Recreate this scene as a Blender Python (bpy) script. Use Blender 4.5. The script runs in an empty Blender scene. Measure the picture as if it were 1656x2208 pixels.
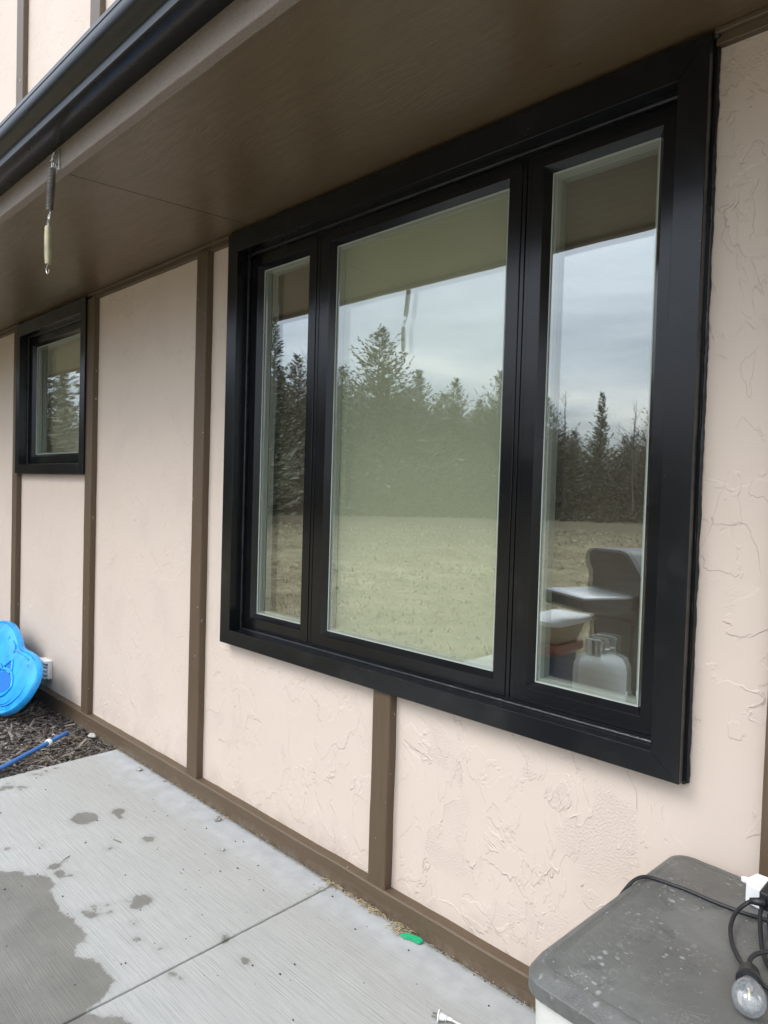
import bpy, bmesh, math, random
from mathutils import Vector, Matrix, noise
random.seed(7)
S = bpy.context.scene
COL = S.collection

# ------------------------------------------------------------------ camera
cam = bpy.data.cameras.new('camera'); camo = bpy.data.objects.new('camera', cam); COL.objects.link(camo)
cr = Vector((0.716178, 0.697289, 0.029614)); cu = Vector((-0.041981, 0.000686, 0.999118)); cf = Vector((-0.696654, 0.71679, -0.029765))
camo.matrix_world = Matrix(((cr.x, cu.x, -cf.x, 0.0), (cr.y, cu.y, -cf.y, -1.798), (cr.z, cu.z, -cf.z, 1.5), (0, 0, 0, 1)))
cam.sensor_fit = 'VERTICAL'; cam.sensor_height = 24.0; cam.lens = 16.213
cam.clip_start = 0.02; cam.clip_end = 3000
S.camera = camo

# ------------------------------------------------------------------ world, sun, exposure
SUN_EL, SUN_AZ = math.radians(48), math.radians(205)      # azimuth measured clockwise from +Y
world = bpy.data.worlds.new('World'); S.world = world; world.use_nodes = True
wt = world.node_tree; wt.nodes.clear()
def wn(t, **k):
    n = wt.nodes.new(t)
    for a, b in k.items(): setattr(n, a, b)
    return n
sky = wn('ShaderNodeTexSky', sky_type='NISHITA', sun_disc=False, sun_elevation=SUN_EL, sun_rotation=SUN_AZ)
sky.air_density = 1.0; sky.dust_density = 2.0
tc = wn('ShaderNodeTexCoord')
sep = wn('ShaderNodeSeparateXYZ'); wt.links.new(tc.outputs['Generated'], sep.inputs[0])
zc = wn('ShaderNodeMath', operation='MAXIMUM'); wt.links.new(sep.outputs['Z'], zc.inputs[0]); zc.inputs[1].default_value = 0.0
za = wn('ShaderNodeMath', operation='ADD'); wt.links.new(zc.outputs[0], za.inputs[0]); za.inputs[1].default_value = 0.10
dx = wn('ShaderNodeMath', operation='DIVIDE'); wt.links.new(sep.outputs['X'], dx.inputs[0]); wt.links.new(za.outputs[0], dx.inputs[1])
dy = wn('ShaderNodeMath', operation='DIVIDE'); wt.links.new(sep.outputs['Y'], dy.inputs[0]); wt.links.new(za.outputs[0], dy.inputs[1])
cmb = wn('ShaderNodeCombineXYZ'); wt.links.new(dx.outputs[0], cmb.inputs[0]); wt.links.new(dy.outputs[0], cmb.inputs[1])
cn = wn('ShaderNodeTexNoise'); wt.links.new(cmb.outputs[0], cn.inputs['Vector'])
cn.inputs['Scale'].default_value = 0.62; cn.inputs['Detail'].default_value = 6; cn.inputs['Roughness'].default_value = 0.52; cn.inputs['Distortion'].default_value = 0.5
cramp = wn('ShaderNodeValToRGB'); wt.links.new(cn.outputs[0], cramp.inputs[0])
e = cramp.color_ramp.elements
e[0].position = 0.34; e[0].color = (0.36, 0.41, 0.50, 1)
e[1].position = 0.68; e[1].color = (0.97, 0.98, 1.0, 1)
m_ = cramp.color_ramp.elements.new(0.53); m_.color = (0.62, 0.68, 0.77, 1)
cmul = wn('ShaderNodeVectorMath', operation='SCALE'); wt.links.new(cramp.outputs[0], cmul.inputs[0]); kz = wn('ShaderNodeMath', operation='MULTIPLY_ADD'); wt.links.new(zc.outputs[0], kz.inputs[0]); kz.inputs[1].default_value = 25.5; kz.inputs[2].default_value = 3.8   # overcast sky, brighter overhead
wt.links.new(kz.outputs[0], cmul.inputs['Scale'])
cmix = wn('ShaderNodeMix', data_type='RGBA'); cmix.inputs[0].default_value = 0.86
wt.links.new(sky.outputs[0], cmix.inputs[6]); wt.links.new(cmul.outputs[0], cmix.inputs[7])
bg = wn('ShaderNodeBackground'); bg.inputs[1].default_value = 0.10; wt.links.new(cmix.outputs[2], bg.inputs[0])
wo = wn('ShaderNodeOutputWorld'); wt.links.new(bg.outputs[0], wo.inputs[0])

sd = bpy.data.lights.new('sun', 'SUN'); sd.energy = 0.6; sd.angle = math.radians(22); sd.color = (1.0, 0.965, 0.92)
so = bpy.data.objects.new('sun', sd); COL.objects.link(so)
sdir = Vector((math.sin(SUN_AZ) * math.cos(SUN_EL), math.cos(SUN_AZ) * math.cos(SUN_EL), math.sin(SUN_EL)))
so.rotation_euler = sdir.to_track_quat('Z', 'Y').to_euler(); so.location = sdir * 50
S.view_settings.view_transform = 'Standard'; S.view_settings.look = 'None'; S.view_settings.exposure = 1.25; S.view_settings.gamma = 1.0

# ------------------------------------------------------------------ helpers
def tag(o, label=None, cat=None, group=None, kind=None):
    if label: o['label'] = label
    if cat: o['category'] = cat
    if group: o['group'] = group
    if kind: o['kind'] = kind
    return o
def empty(name, loc, label, cat, group=None):
    o = bpy.data.objects.new(name, None); COL.objects.link(o); o.location = loc; o.empty_display_size = 0.1
    return tag(o, label, cat, group)
def link(name, bm, mat, parent=None, smooth=False, label=None):
    """bm is in world coordinates; parent offset is removed"""
    if parent is not None:
        off = Vector((0, 0, 0)); p = parent
        while p is not None: off += Vector(p.location); p = p.parent
        bmesh.ops.translate(bm, verts=bm.verts, vec=-off)
    me = bpy.data.meshes.new(name); bm.normal_update(); bm.to_mesh(me); bm.free()
    mats = mat if isinstance(mat, (list, tuple)) else [mat]
    for m in mats: me.materials.append(m)
    if smooth:
        for p in me.polygons: p.use_smooth = True
        if isinstance(smooth, float):
            try: me.set_sharp_from_angle(angle=math.radians(smooth))
            except Exception: pass
    o = bpy.data.objects.new(name, me); COL.objects.link(o)
    if parent is not None: o.parent = parent
    if label: o['label'] = label
    return o
def box(bm, x0, x1, y0, y1, z0, z1, bevel=0.0, seg=1, mi=0):
    b = bmesh.new(); bmesh.ops.create_cube(b, size=1.0)
    for v in b.verts:
        v.co = Vector((x0 + (v.co.x + .5) * (x1 - x0), y0 + (v.co.y + .5) * (y1 - y0), z0 + (v.co.z + .5) * (z1 - z0)))
    if bevel > 0: bmesh.ops.bevel(b, geom=b.edges[:], offset=bevel, segments=seg, affect='EDGES', profile=0.5)
    merge(bm, b, mi)
def merge(bm, b, mi=0, mat=None):
    vm = {}
    for v in b.verts: vm[v.index if False else v] = bm.verts.new(mat @ v.co if mat else v.co)
    for f in b.faces:
        try: nf = bm.faces.new([vm[v] for v in f.verts]); nf.material_index = mi; nf.smooth = f.smooth
        except ValueError: pass
    b.free()
def tube(bm, pts, r, seg=8, mi=0, caps=True, radii=None):
    pts = [Vector(p) for p in pts]; n = len(pts); rings = []
    prev = None
    for i, p in enumerate(pts):
        t = (pts[min(i + 1, n - 1)] - pts[max(i - 1, 0)])
        if t.length < 1e-9: t = Vector((0, 0, 1))
        t.normalize()
        if prev is None:
            a = Vector((0, 0, 1)) if abs(t.z) < .9 else Vector((1, 0, 0))
            u = t.cross(a).normalized()
        else:
            u = (prev - t * prev.dot(t))
            u = u.normalized() if u.length > 1e-6 else t.orthogonal().normalized()
        prev = u; w = t.cross(u); rr = radii[i] if radii else r
        rings.append([bm.verts.new(p + (u * math.cos(2 * math.pi * k / seg) + w * math.sin(2 * math.pi * k / seg)) * rr) for k in range(seg)])
    for a, b in zip(rings, rings[1:]):
        for k in range(seg):
            f = bm.faces.new((a[k], a[(k + 1) % seg], b[(k + 1) % seg], b[k])); f.material_index = mi; f.smooth = True
    if caps:
        f = bm.faces.new(rings[0][::-1]); f.material_index = mi
        f = bm.faces.new(rings[-1]); f.material_index = mi
def lathe(bm, prof, origin, axis=Vector((0, 0, 1)), seg=24, mi=0):
    """prof: list (r, h)"""
    q = Vector((0, 0, 1)).rotation_difference(axis.normalized()); o = Vector(origin); rings = []
    for r, h in prof:
        if r < 1e-6: rings.append([bm.verts.new(o + q @ Vector((0, 0, h)))])
        else: rings.append([bm.verts.new(o + q @ Vector((r * math.cos(2 * math.pi * k / seg), r * math.sin(2 * math.pi * k / seg), h))) for k in range(seg)])
    for a, b in zip(rings, rings[1:]):
        for k in range(seg):
            k2 = (k + 1) % seg
            if len(a) == 1 and len(b) == 1: continue
            vs = [a[0], b[k2], b[k]] if len(a) == 1 else ([a[k], a[k2], b[0]] if len(b) == 1 else [a[k], a[k2], b[k2], b[k]])
            f = bm.faces.new(vs); f.material_index = mi; f.smooth = True
def spline(pts, n=10):
    P = [Vector(p) for p in pts]; P = [P[0] * 2 - P[1]] + P + [P[-1] * 2 - P[-2]]; out = []
    for i in range(1, len(P) - 2):
        for k in range(n):
            t = k / n; a, b, c, d = P[i - 1], P[i], P[i + 1], P[i + 2]
            out.append(0.5 * ((2 * b) + (-a + c) * t + (2 * a - 5 * b + 4 * c - d) * t * t + (-a + 3 * b - 3 * c + d) * t ** 3))
    out.append(P[-2]); return out
def board(bm, x0, x1, y0, y1, z0, z1, axis, jit=0.0012, step=0.06, seed=0, bev=0.0035):
    """rough sawn board with slightly wavy long edges; axis 'x' or 'z' is the long one; front is y0"""
    L0, L1 = (x0, x1) if axis == 'x' else (z0, z1)
    W0, W1 = (z0, z1) if axis == 'x' else (x0, x1)
    n = max(2, int((L1 - L0) / step)); rings = []
    for i in range(n + 1):
        t = L0 + (L1 - L0) * i / n
        def j(k): return noise.noise(Vector((t * 6.0, k * 7.3 + seed, seed * 1.7))) * jit * 2 + noise.noise(Vector((t * 25.0, k * 3.3 + seed, 4))) * jit * .7
        cs = [(W0 + j(0), y1), (W0 + j(0), y0 + bev), (W0 + bev + j(0), y0 + j(2) * .3), (W1 - bev + j(1), y0 + j(3) * .3), (W1 + j(1), y0 + bev), (W1 + j(1), y1)]
        rings.append([bm.verts.new((t, y, w) if axis == 'x' else (w, y, t)) for w, y in cs])
    for a, b in zip(rings, rings[1:]):
        for k in range(len(a)):
            bm.faces.new((a[k], a[(k + 1) % 6], b[(k + 1) % 6], b[k]))
    bm.faces.new(rings[0][::-1]); bm.faces.new(rings[-1])
    bmesh.ops.recalc_face_normals(bm, faces=bm.faces[:])
def prism_xy(bm, pts, z0, z1, mi=0):
    a = [bm.verts.new((x, y, z0)) for x, y in pts]; b = [bm.verts.new((x, y, z1)) for x, y in pts]; n = len(pts)
    for k in range(n): bm.faces.new((a[k], a[(k + 1) % n], b[(k + 1) % n], b[k])).material_index = mi
    bm.faces.new(a[::-1]).material_index = mi; bm.faces.new(b).material_index = mi

# ------------------------------------------------------------------ material helper
class M:
    def __init__(s, name):
        s.m = bpy.data.materials.new(name); s.m.use_nodes = True; s.t = s.m.node_tree; s.t.nodes.clear()
        s.out = s.n('ShaderNodeOutputMaterial'); s.b = s.n('ShaderNodeBsdfPrincipled'); s.t.links.new(s.b.outputs[0], s.out.inputs[0])
        s.tc = s.n('ShaderNodeTexCoord'); s.obj = s.tc.outputs['Object']
    def n(s, t, **k):
        x = s.t.nodes.new(t)
        for a, b in k.items(): setattr(x, a, b)
        return x
    def l(s, a, b): s.t.links.new(a, b)
    def setv(s, inp, v):
        if hasattr(v, 'is_linked') or isinstance(v, bpy.types.NodeSocket): s.l(v, inp)
        elif isinstance(v, (tuple, list)) and len(v) == 3 and inp.type == 'RGBA': inp.default_value = (*v, 1)
        else: inp.default_value = v
    def p(s, **k):
        mp = dict(col='Base Color', rough='Roughness', metal='Metallic', spec='Specular IOR Level', coat='Coat Weight', coatr='Coat Roughness', trans='Transmission Weight', ior='IOR', sss='Subsurface Weight', emis='Emission Color', emiss='Emission Strength', normal='Normal')
        for a, v in k.items(): s.setv(s.b.inputs[mp[a]], v)
        return s
    def math(s, op, a, b=None, c=None, clamp=False):
        x = s.n('ShaderNodeMath', operation=op, use_clamp=clamp)
        for i, v in enumerate((a, b, c)):
            if v is not None: s.setv(x.inputs[i], v)
        return x.outputs[0]
    def noise(s, scale, detail=4, rough=.5, dist=0, vec=None, col=False, loc=None):
        x = s.n('ShaderNodeTexNoise'); s.l(vec or s.obj, x.inputs['Vector'])
        x.inputs['Scale'].default_value = scale; x.inputs['Detail'].default_value = detail; x.inputs['Roughness'].default_value = rough; x.inputs['Distortion'].default_value = dist
        return x.outputs[1 if col else 0]
    def map(s, scale=(1, 1, 1), loc=(0, 0, 0), rot=(0, 0, 0), vec=None):
        x = s.n('ShaderNodeMapping'); s.l(vec or s.obj, x.inputs[0]); x.inputs['Scale'].default_value = scale; x.inputs['Location'].default_value = loc; x.inputs['Rotation'].default_value = rot
        return x.outputs[0]
    def voro(s, scale, vec=None, feature='F1', out=0, rand=1.0):
        x = s.n('ShaderNodeTexVoronoi', feature=feature); s.l(vec or s.obj, x.inputs['Vector']); x.inputs['Scale'].default_value = scale; x.inputs['Randomness'].default_value = rand
        return x.outputs[out]
    def step(s, v, a, b, lo=0., hi=1.):
        x = s.n('ShaderNodeMapRange', clamp=True); s.l(v, x.inputs[0])
        for i, q in enumerate((a, b, lo, hi)): s.setv(x.inputs[i + 1], q)
        return x.outputs[0]
    def mix(s, f, a, b, blend='MIX'):
        x = s.n('ShaderNodeMix', data_type='RGBA', blend_type=blend); s.setv(x.inputs[0], f); s.setv(x.inputs[6], a); s.setv(x.inputs[7], b)
        return x.outputs[2]
    def warp(s, amt, scale, vec=None):
        c = s.noise(scale, 2, .5, 0, vec, True)
        a = s.n('ShaderNodeVectorMath', operation='SUBTRACT'); s.l(c, a.inputs[0]); a.inputs[1].default_value = (.5, .5, .5)
        b = s.n('ShaderNodeVectorMath', operation='SCALE'); s.l(a.outputs[0], b.inputs[0]); b.inputs['Scale'].default_value = amt
        d = s.n('ShaderNodeVectorMath', operation='ADD'); s.l(vec or s.obj, d.inputs[0]); s.l(b.outputs[0], d.inputs[1])
        return d.outputs[0]
    def bump(s, h, strength=1., dist=.001, normal=None):
        x = s.n('ShaderNodeBump'); s.l(h, x.inputs['Height']); x.inputs['Strength'].default_value = strength; x.inputs['Distance'].default_value = dist
        if normal: s.l(normal, x.inputs['Normal'])
        return x.outputs[0]

# ------------------------------------------------------------------ materials
def mat_stucco():
    s = M('stucco'); w = s.warp(.16, 3.2)
    wv = s.map((1.0, 1.0, .72), rot=(0, math.radians(24), 0), vec=w)
    a = s.noise(3.6, 5, .56, .35, wv)
    p1 = s.step(a, .492, .506)                               # trowelled plateaus with crisp edges
    b = s.noise(7.5, 4, .5, .5, s.map((1.35, 1, .7), (3.1, 0, 1.7), (0, math.radians(-32), 0), w))
    p2 = s.step(b, .565, .575)
    p3 = s.step(s.noise(4.6, 5, .55, .3, s.map((1, 1, .8), (9.1, 0, 5.7), (0, math.radians(50), 0), w)), .40, .412)
    coarse = s.noise(150, 3, .6)
    coarse2 = s.noise(420, 2, .6)
    m = s.math('SUBTRACT', 1.0, s.step(s.noise(3.1, 3, .5, .2, s.map(loc=(5, 2, 8))), .40, .50))
    m2 = s.math('MULTIPLY', m, s.math('SUBTRACT', 1.0, p1))
    smooth_ = s.noise(5.5, 3, .5)
    h = s.math('MULTIPLY', p1, .62)
    h = s.math('MULTIPLY_ADD', p2, .42, h)
    h = s.math('MULTIPLY_ADD', p3, .38, h)
    h = s.math('MULTIPLY_ADD', smooth_, .9, h)
    h = s.math('MULTIPLY_ADD', s.math('MULTIPLY', coarse, m2), 1.3, h)
    h = s.math('MULTIPLY_ADD', coarse2, .16, h)
    # fine trowel ridges left along plateau rims
    rim = s.math('SUBTRACT', 1.0, s.step(s.math('ABSOLUTE', s.math('SUBTRACT', a, .500)), .0, .010))
    rb = s.step(s.noise(9, 2, .5, vec=s.map(loc=(1, 4, 2))), .50, .60)
    h = s.math('MULTIPLY_ADD', s.math('MULTIPLY', rim, rb), .8, h)
    col = s.mix(s.step(s.noise(1.1, 3), .3, .7), (.610, .506, .420), (.645, .539, .457))
    col = s.mix(s.math('MULTIPLY', m2, .12), col, (.49, .405, .37))
    spk = s.step(s.voro(16), .022, .03, 1., 0.)
    spk = s.math('MULTIPLY', spk, s.step(s.noise(6), .52, .54))
    col = s.mix(spk, col, (.09, .07, .055))
    sep = s.n('ShaderNodeSeparateXYZ'); s.l(s.obj, sep.inputs[0])
    pos = s.n('ShaderNodeNewGeometry').outputs['Position']; sepx = s.n('ShaderNodeSeparateXYZ'); s.l(pos, sepx.inputs[0])
    dirt = s.math('MULTIPLY', s.step(sep.outputs[2], .08, .20, 1., 0.), s.step(s.noise(9, 4), .45, .7))
    col = s.mix(s.math('MULTIPLY', dirt, .35), col, (.33, .27, .22))
    s.p(col=col, rough=.62, spec=.35, normal=s.bump(s.math('MULTIPLY', h, s.step(sepx.outputs[0], -4.6, -1.2, .45, 1.0)), 1.0, .0025)); return s.m
def mat_wood(name, c1, c2, axis, rough=.45, chips=True, sc=1.0, dist=.0012):
    s = M(name)
    sc3 = {'z': (9, 9, .55), 'x': (.55, 9, 9), 'y': (9, .55, 9)}[axis]
    g = s.noise(9 * sc, 6, .62, .25, s.map(sc3)); g2 = s.noise(34 * sc, 4, .6, .1, s.map(sc3)); f = s.noise(230, 2)
    col = s.mix(s.step(g, .3, .72), c1, c2)
    col = s.mix(s.math('MULTIPLY', s.step(s.noise(2.2, 4), .5, .8), .35), col, tuple(q * 1.25 for q in c2))
    if chips:
        ch = s.step(s.noise(46, 3, .6, .4, s.map({'z': (1, 1, .5), 'x': (.5, 1, 1), 'y': (1, .5, 1)}[axis])), .715, .725)
        col = s.mix(ch, col, (.46, .40, .34))
    if axis == 'x':
        sp_ = s.n('ShaderNodeSeparateXYZ'); s.l(s.n('ShaderNodeNewGeometry').outputs['Position'], sp_.inputs[0])
        mud = s.math('MULTIPLY', s.step(sp_.outputs[2], .045, -.005, 0., 1.), s.step(s.noise(26, 5, .7), .40, .62)); mud = s.math('MULTIPLY', mud, s.step(sp_.outputs[2], .2, .3, 1., 0.))
        col = s.mix(s.math('MULTIPLY', mud, .55), col, (.24, .205, .165))
    h = s.math('MULTIPLY_ADD', s.step(g2, .25, .8), .8, s.math('MULTIPLY', g, .8)); h = s.math('MULTIPLY_ADD', f, .25, h)
    s.p(col=col, rough=s.step(g, .2, .8, rough, rough + .14), spec=.45, normal=s.bump(h, .9, dist)); return s.m
def mat_fascia():
    s = M('fascia_paint'); g = s.noise(190, 3, .7); g2 = s.noise(60, 3, .6, .4, s.map((.4, 1, 1)))
    s.p(col=s.mix(s.step(g, .3, .75), (.175, .140, .110), (.27, .222, .182)), rough=.55, normal=s.bump(s.math('MULTIPLY_ADD', g2, .7, g), .9, .0022)); return s.m
def mat_soffit():
    s = M('soffit_paint')
    v = s.warp(.12, 2.0); br = s.noise(12, 6, .68, .5, s.map((.45, 3.6, 1), rot=(0, 0, math.radians(14)), vec=v)); big = s.noise(1.6, 3)
    fine = s.noise(70, 4, .65, .3, s.map((.3, 2.6, 1), rot=(0, 0, math.radians(-18)), vec=v))
    patch = s.step(s.noise(2.1, 3, .5, vec=s.map(loc=(3, 7, 0))), .42, .62)
    col = s.mix(s.step(big, .3, .7), (.118, .079, .041), (.134, .091, .049))
    col = s.mix(s.math('MULTIPLY', s.step(br, .35, .7), .45), col, (.095, .062, .032)); col = s.mix(s.math('MULTIPLY', s.math('MULTIPLY', s.step(fine, .5, .72), patch), .5), col, (.19, .145, .095))
    h = s.math('MULTIPLY_ADD', s.math('MULTIPLY', fine, patch), .9, s.math('MULTIPLY', br, .7))
    spk = s.step(s.voro(14), .012, .02, 1., 0.)
    col = s.mix(s.math('MULTIPLY', spk, .6), col, (.3, .26, .2))
    s.p(col=col, rough=s.step(br, .3, .7, .27, .40), spec=.5, coat=.15, coatr=.3, normal=s.bump(h, .8, .0018)); return s.m
def mat_black(name='black_aluminium', c=(.0045, .005, .006), r=.21, dust=True):
    s = M(name); g = s.noise(3, 3); f = s.noise(900, 2)
    col = c
    if dust:
        sp = s.math('MULTIPLY', s.step(s.voro(38), .035, .06, 1., 0.), s.step(s.noise(5, 3), .52, .60))
        col = s.mix(s.math('MULTIPLY', sp, .35), c, (.35, .34, .31))
        col = s.mix(s.math('MULTIPLY', s.step(s.noise(7, 5, .6), .55, .8), .12), col, (.10, .095, .085))
    s.p(col=col, rough=s.step(g, .3, .7, r - .03, r + .08), spec=.48, normal=s.bump(s.math('MULTIPLY_ADD', g, 1.5, s.math('MULTIPLY', f, .08)), .35, .0012)); return s.m
def simple(name, c, r=.5, metal=0., spec=.5, bump=0., bs=200, var=0., coat=0.):
    s = M(name)
    col = c
    if var: col = s.mix(s.step(s.noise(bs * .12, 4), .3, .7), tuple(q * (1 - var) for q in c), tuple(min(1, q * (1 + var)) for q in c))
    s.p(col=col, rough=r, metal=metal, spec=spec, coat=coat)
    if bump: s.p(normal=s.bump(s.noise(bs, 4), .8, bump))
    return s.m
def mat_glass(name, base, tint, wav=0., veil=0.):
    s = M(name); s.t.nodes.remove(s.b)
    lw = s.n('ShaderNodeFresnel'); lw.inputs[0].default_value = 1.5
    geo = s.n('ShaderNodeNewGeometry')
    fac = s.math('ADD', s.math('MULTIPLY', lw.outputs[0], 1.1), base, clamp=True)
    fac = s.math('MULTIPLY', fac, s.math('SUBTRACT', 1.0, geo.outputs['Backfacing']))
    sep = s.n('ShaderNodeSeparateXYZ'); s.l(geo.outputs['True Normal'], sep.inputs[0])
    fac = s.math('MULTIPLY', fac, s.math('LESS_THAN', sep.outputs[1], -.5))      # coating sits on the outward face
    dust = s.math('MULTIPLY', s.step(s.voro(26), .018, .03, 1., 0.), s.step(s.noise(4, 3), .50, .6))
    gl = s.n('ShaderNodeBsdfGlossy'); gl.inputs['Roughness'].default_value = 0.0; gl.inputs[0].default_value = (.93, .98, .97, 1)
    h = s.noise(2.4, 2, .5, 0, s.map((1, 1, .6)))
    s.l(s.bump(h, 1.0, wav), gl.inputs['Normal']) if wav else None
    tr = s.n('ShaderNodeBsdfTransparent'); tr.inputs[0].default_value = (*tint, 1)
    mx = s.n('ShaderNodeMixShader'); s.l(fac, mx.inputs[0]); s.l(tr.outputs[0], mx.inputs[1]); s.l(gl.outputs[0], mx.inputs[2])
    df = s.n('ShaderNodeBsdfDiffuse'); df.inputs[0].default_value = (.6, .6, .57, 1)
    mx2 = s.n('ShaderNodeMixShader'); df.inputs[0].default_value = (.74, .80, .60, 1) if veil else (.6, .6, .57, 1); s.l(s.math('MULTIPLY_ADD', dust, .5, veil), mx2.inputs[0]); s.l(mx.outputs[0], mx2.inputs[1]); s.l(df.outputs[0], mx2.inputs[2])  # specks of dust, plus an even pale haze painted over the pane
    s.l(mx2.outputs[0], s.out.inputs[0]); return s.m
def mat_concrete():
    s = M('broomed_concrete')
    at = s.n('ShaderNodeAttribute', attribute_name='wet'); wv = at.outputs['Fac']
    j = s.noise(26, 5, .65); j2 = s.noise(110, 3, .6)
    wetv = s.math('ADD', wv, s.math('ADD', s.math('MULTIPLY', s.math('SUBTRACT', j, .5), .045), s.math('MULTIPLY', s.math('SUBTRACT', j2, .5), .016)))
    wet = s.step(wetv, .496, .506); damp = s.step(wetv, .470, .500, 0., .16)
    broom = s.noise(20, 3, .7, .12, s.map((.22, 9, 1), rot=(0, 0, math.radians(2))))
    broom2 = s.noise(60, 3, .7, .0, s.map((.16, 9, 1)))
    grain = s.noise(420, 4, .7); big = s.noise(1.6, 4, .55); mid = s.noise(11, 5, .6)
    col = s.mix(s.step(big, .3, .7), (.365, .360, .332), (.435, .428, .398))
    col = s.mix(s.step(mid, .35, .75), col, (.38, .378, .35))
    col = s.mix(s.math('MULTIPLY', s.step(broom, .42, .70), .5), col, (.25, .25, .235))
    col = s.mix(s.math('MULTIPLY', s.step(broom2, .5, .8), .4), col, (.48, .49, .48))
    col = s.mix(s.math('MULTIPLY', s.step(grain, .35, .75), .45), col, (.20, .20, .19))
    sep = s.n('ShaderNodeSeparateXYZ'); s.l(s.obj, sep.inputs[0])
    # smooth cement-rich strip with bluish laitance next to the wall
    strip = s.math('ADD', sep.outputs[1], s.math('MULTIPLY', s.math('SUBTRACT', s.noise(7, 3), .5), .10))
    st = s.step(strip, -.24, -.12)
    col = s.mix(s.math('MULTIPLY', st, .5), col, s.mix(s.step(s.noise(14, 4), .35, .65), (.345, .36, .365), (.47, .485, .495)))
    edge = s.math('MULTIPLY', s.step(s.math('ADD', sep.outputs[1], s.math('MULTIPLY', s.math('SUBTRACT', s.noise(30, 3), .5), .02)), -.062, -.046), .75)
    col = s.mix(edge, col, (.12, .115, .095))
    pits = s.math('MULTIPLY', s.step(s.voro(48), .035, .055, 1., 0.), s.step(s.noise(9, 3), .52, .58))
    col = s.mix(s.math('MULTIPLY', pits, .8), col, (.07, .068, .06))
    wc = s.mix(s.step(s.noise(9, 4), .3, .7), (.128, .121, .103), (.168, .158, .135))
    wc = s.mix(s.math('MULTIPLY', s.step(broom, .4, .8), .35), wc, (.10, .095, .08))
    wc = s.mix(s.math('MULTIPLY', s.step(s.noise(3.2, 5, .65), .45, .7), .5), wc, (.235, .222, .195))
    wc = s.mix(s.math('MULTIPLY', s.step(grain, .4, .8), .4), wc, (.085, .08, .07))
    col = s.mix(s.math('MAXIMUM', s.math('MULTIPLY', wet, .92), damp), col, wc)
    h = s.math('MULTIPLY_ADD', broom, .9, s.math('MULTIPLY', grain, .35)); h = s.math('MULTIPLY', h, s.math('MULTIPLY_ADD', st, -.8, 1.0))
    h = s.math('MULTIPLY_ADD', mid, .5, h)
    s.p(col=col, rough=s.math('MULTIPLY_ADD', wet, -.26, .86), spec=.35, normal=s.bump(h, .9, .0028)); return s.m
def mat_lawn():
    s = M('dry_lawn'); v = s.warp(1.2, .7)
    a = s.noise(.30, 7, .75, 0, v); b = s.noise(1.1, 8, .85, .3, v); c = s.noise(6, 6, .85)
    col = s.mix(s.step(a, .38, .62), (.19, .155, .088), (.40, .335, .215))
    col = s.mix(s.math('MULTIPLY', s.step(b, .44, .62), .75), col, (.13, .113, .062))
    col = s.mix(s.math('MULTIPLY', s.step(c, .45, .7), .6), col, (.47, .405, .275))
    col = s.mix(s.math('MULTIPLY', s.step(s.noise(.16, 3), .5, .6), .35), col, (.17, .175, .085))
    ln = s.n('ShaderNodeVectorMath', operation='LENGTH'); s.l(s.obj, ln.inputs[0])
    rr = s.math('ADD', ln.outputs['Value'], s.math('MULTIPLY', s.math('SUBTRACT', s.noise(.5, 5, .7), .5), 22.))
    col = s.mix(s.math('MULTIPLY', s.step(rr, 13, 34), .93), col, s.mix(c, (.055, .048, .028), (.15, .125, .08)))    # tree line shade painted into the far lawn colour
    s.p(col=col, rough=.95, spec=.1, normal=s.bump(s.math('MULTIPLY_ADD', c, .4, b), 1., .12)); return s.m
def mat_bark_chip():
    s = M('bark_mulch'); r = s.n('ShaderNodeNewGeometry').outputs['Random Per Island']
    rp = s.n('ShaderNodeValToRGB'); s.l(r, rp.inputs[0]); e = rp.color_ramp.elements
    e[0].position = 0.; e[0].color = (.060, .048, .040, 1); e[1].position = 1.; e[1].color = (.46, .42, .36, 1)
    for p_, c_ in ((.35, (.115, .094, .080)), (.7, (.185, .158, .138)), (.93, (.28, .245, .215))): q = rp.color_ramp.elements.new(p_); q.color = (*c_, 1)
    g = s.noise(160, 4, .7, 0, s.map((1, 1, 1)))
    s.p(col=s.mix(s.math('MULTIPLY', s.step(g, .4, .8), .5), rp.outputs[0], (.05, .04, .033)), rough=.85, spec=.25, normal=s.bump(g, .9, .002)); return s.m
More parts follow.
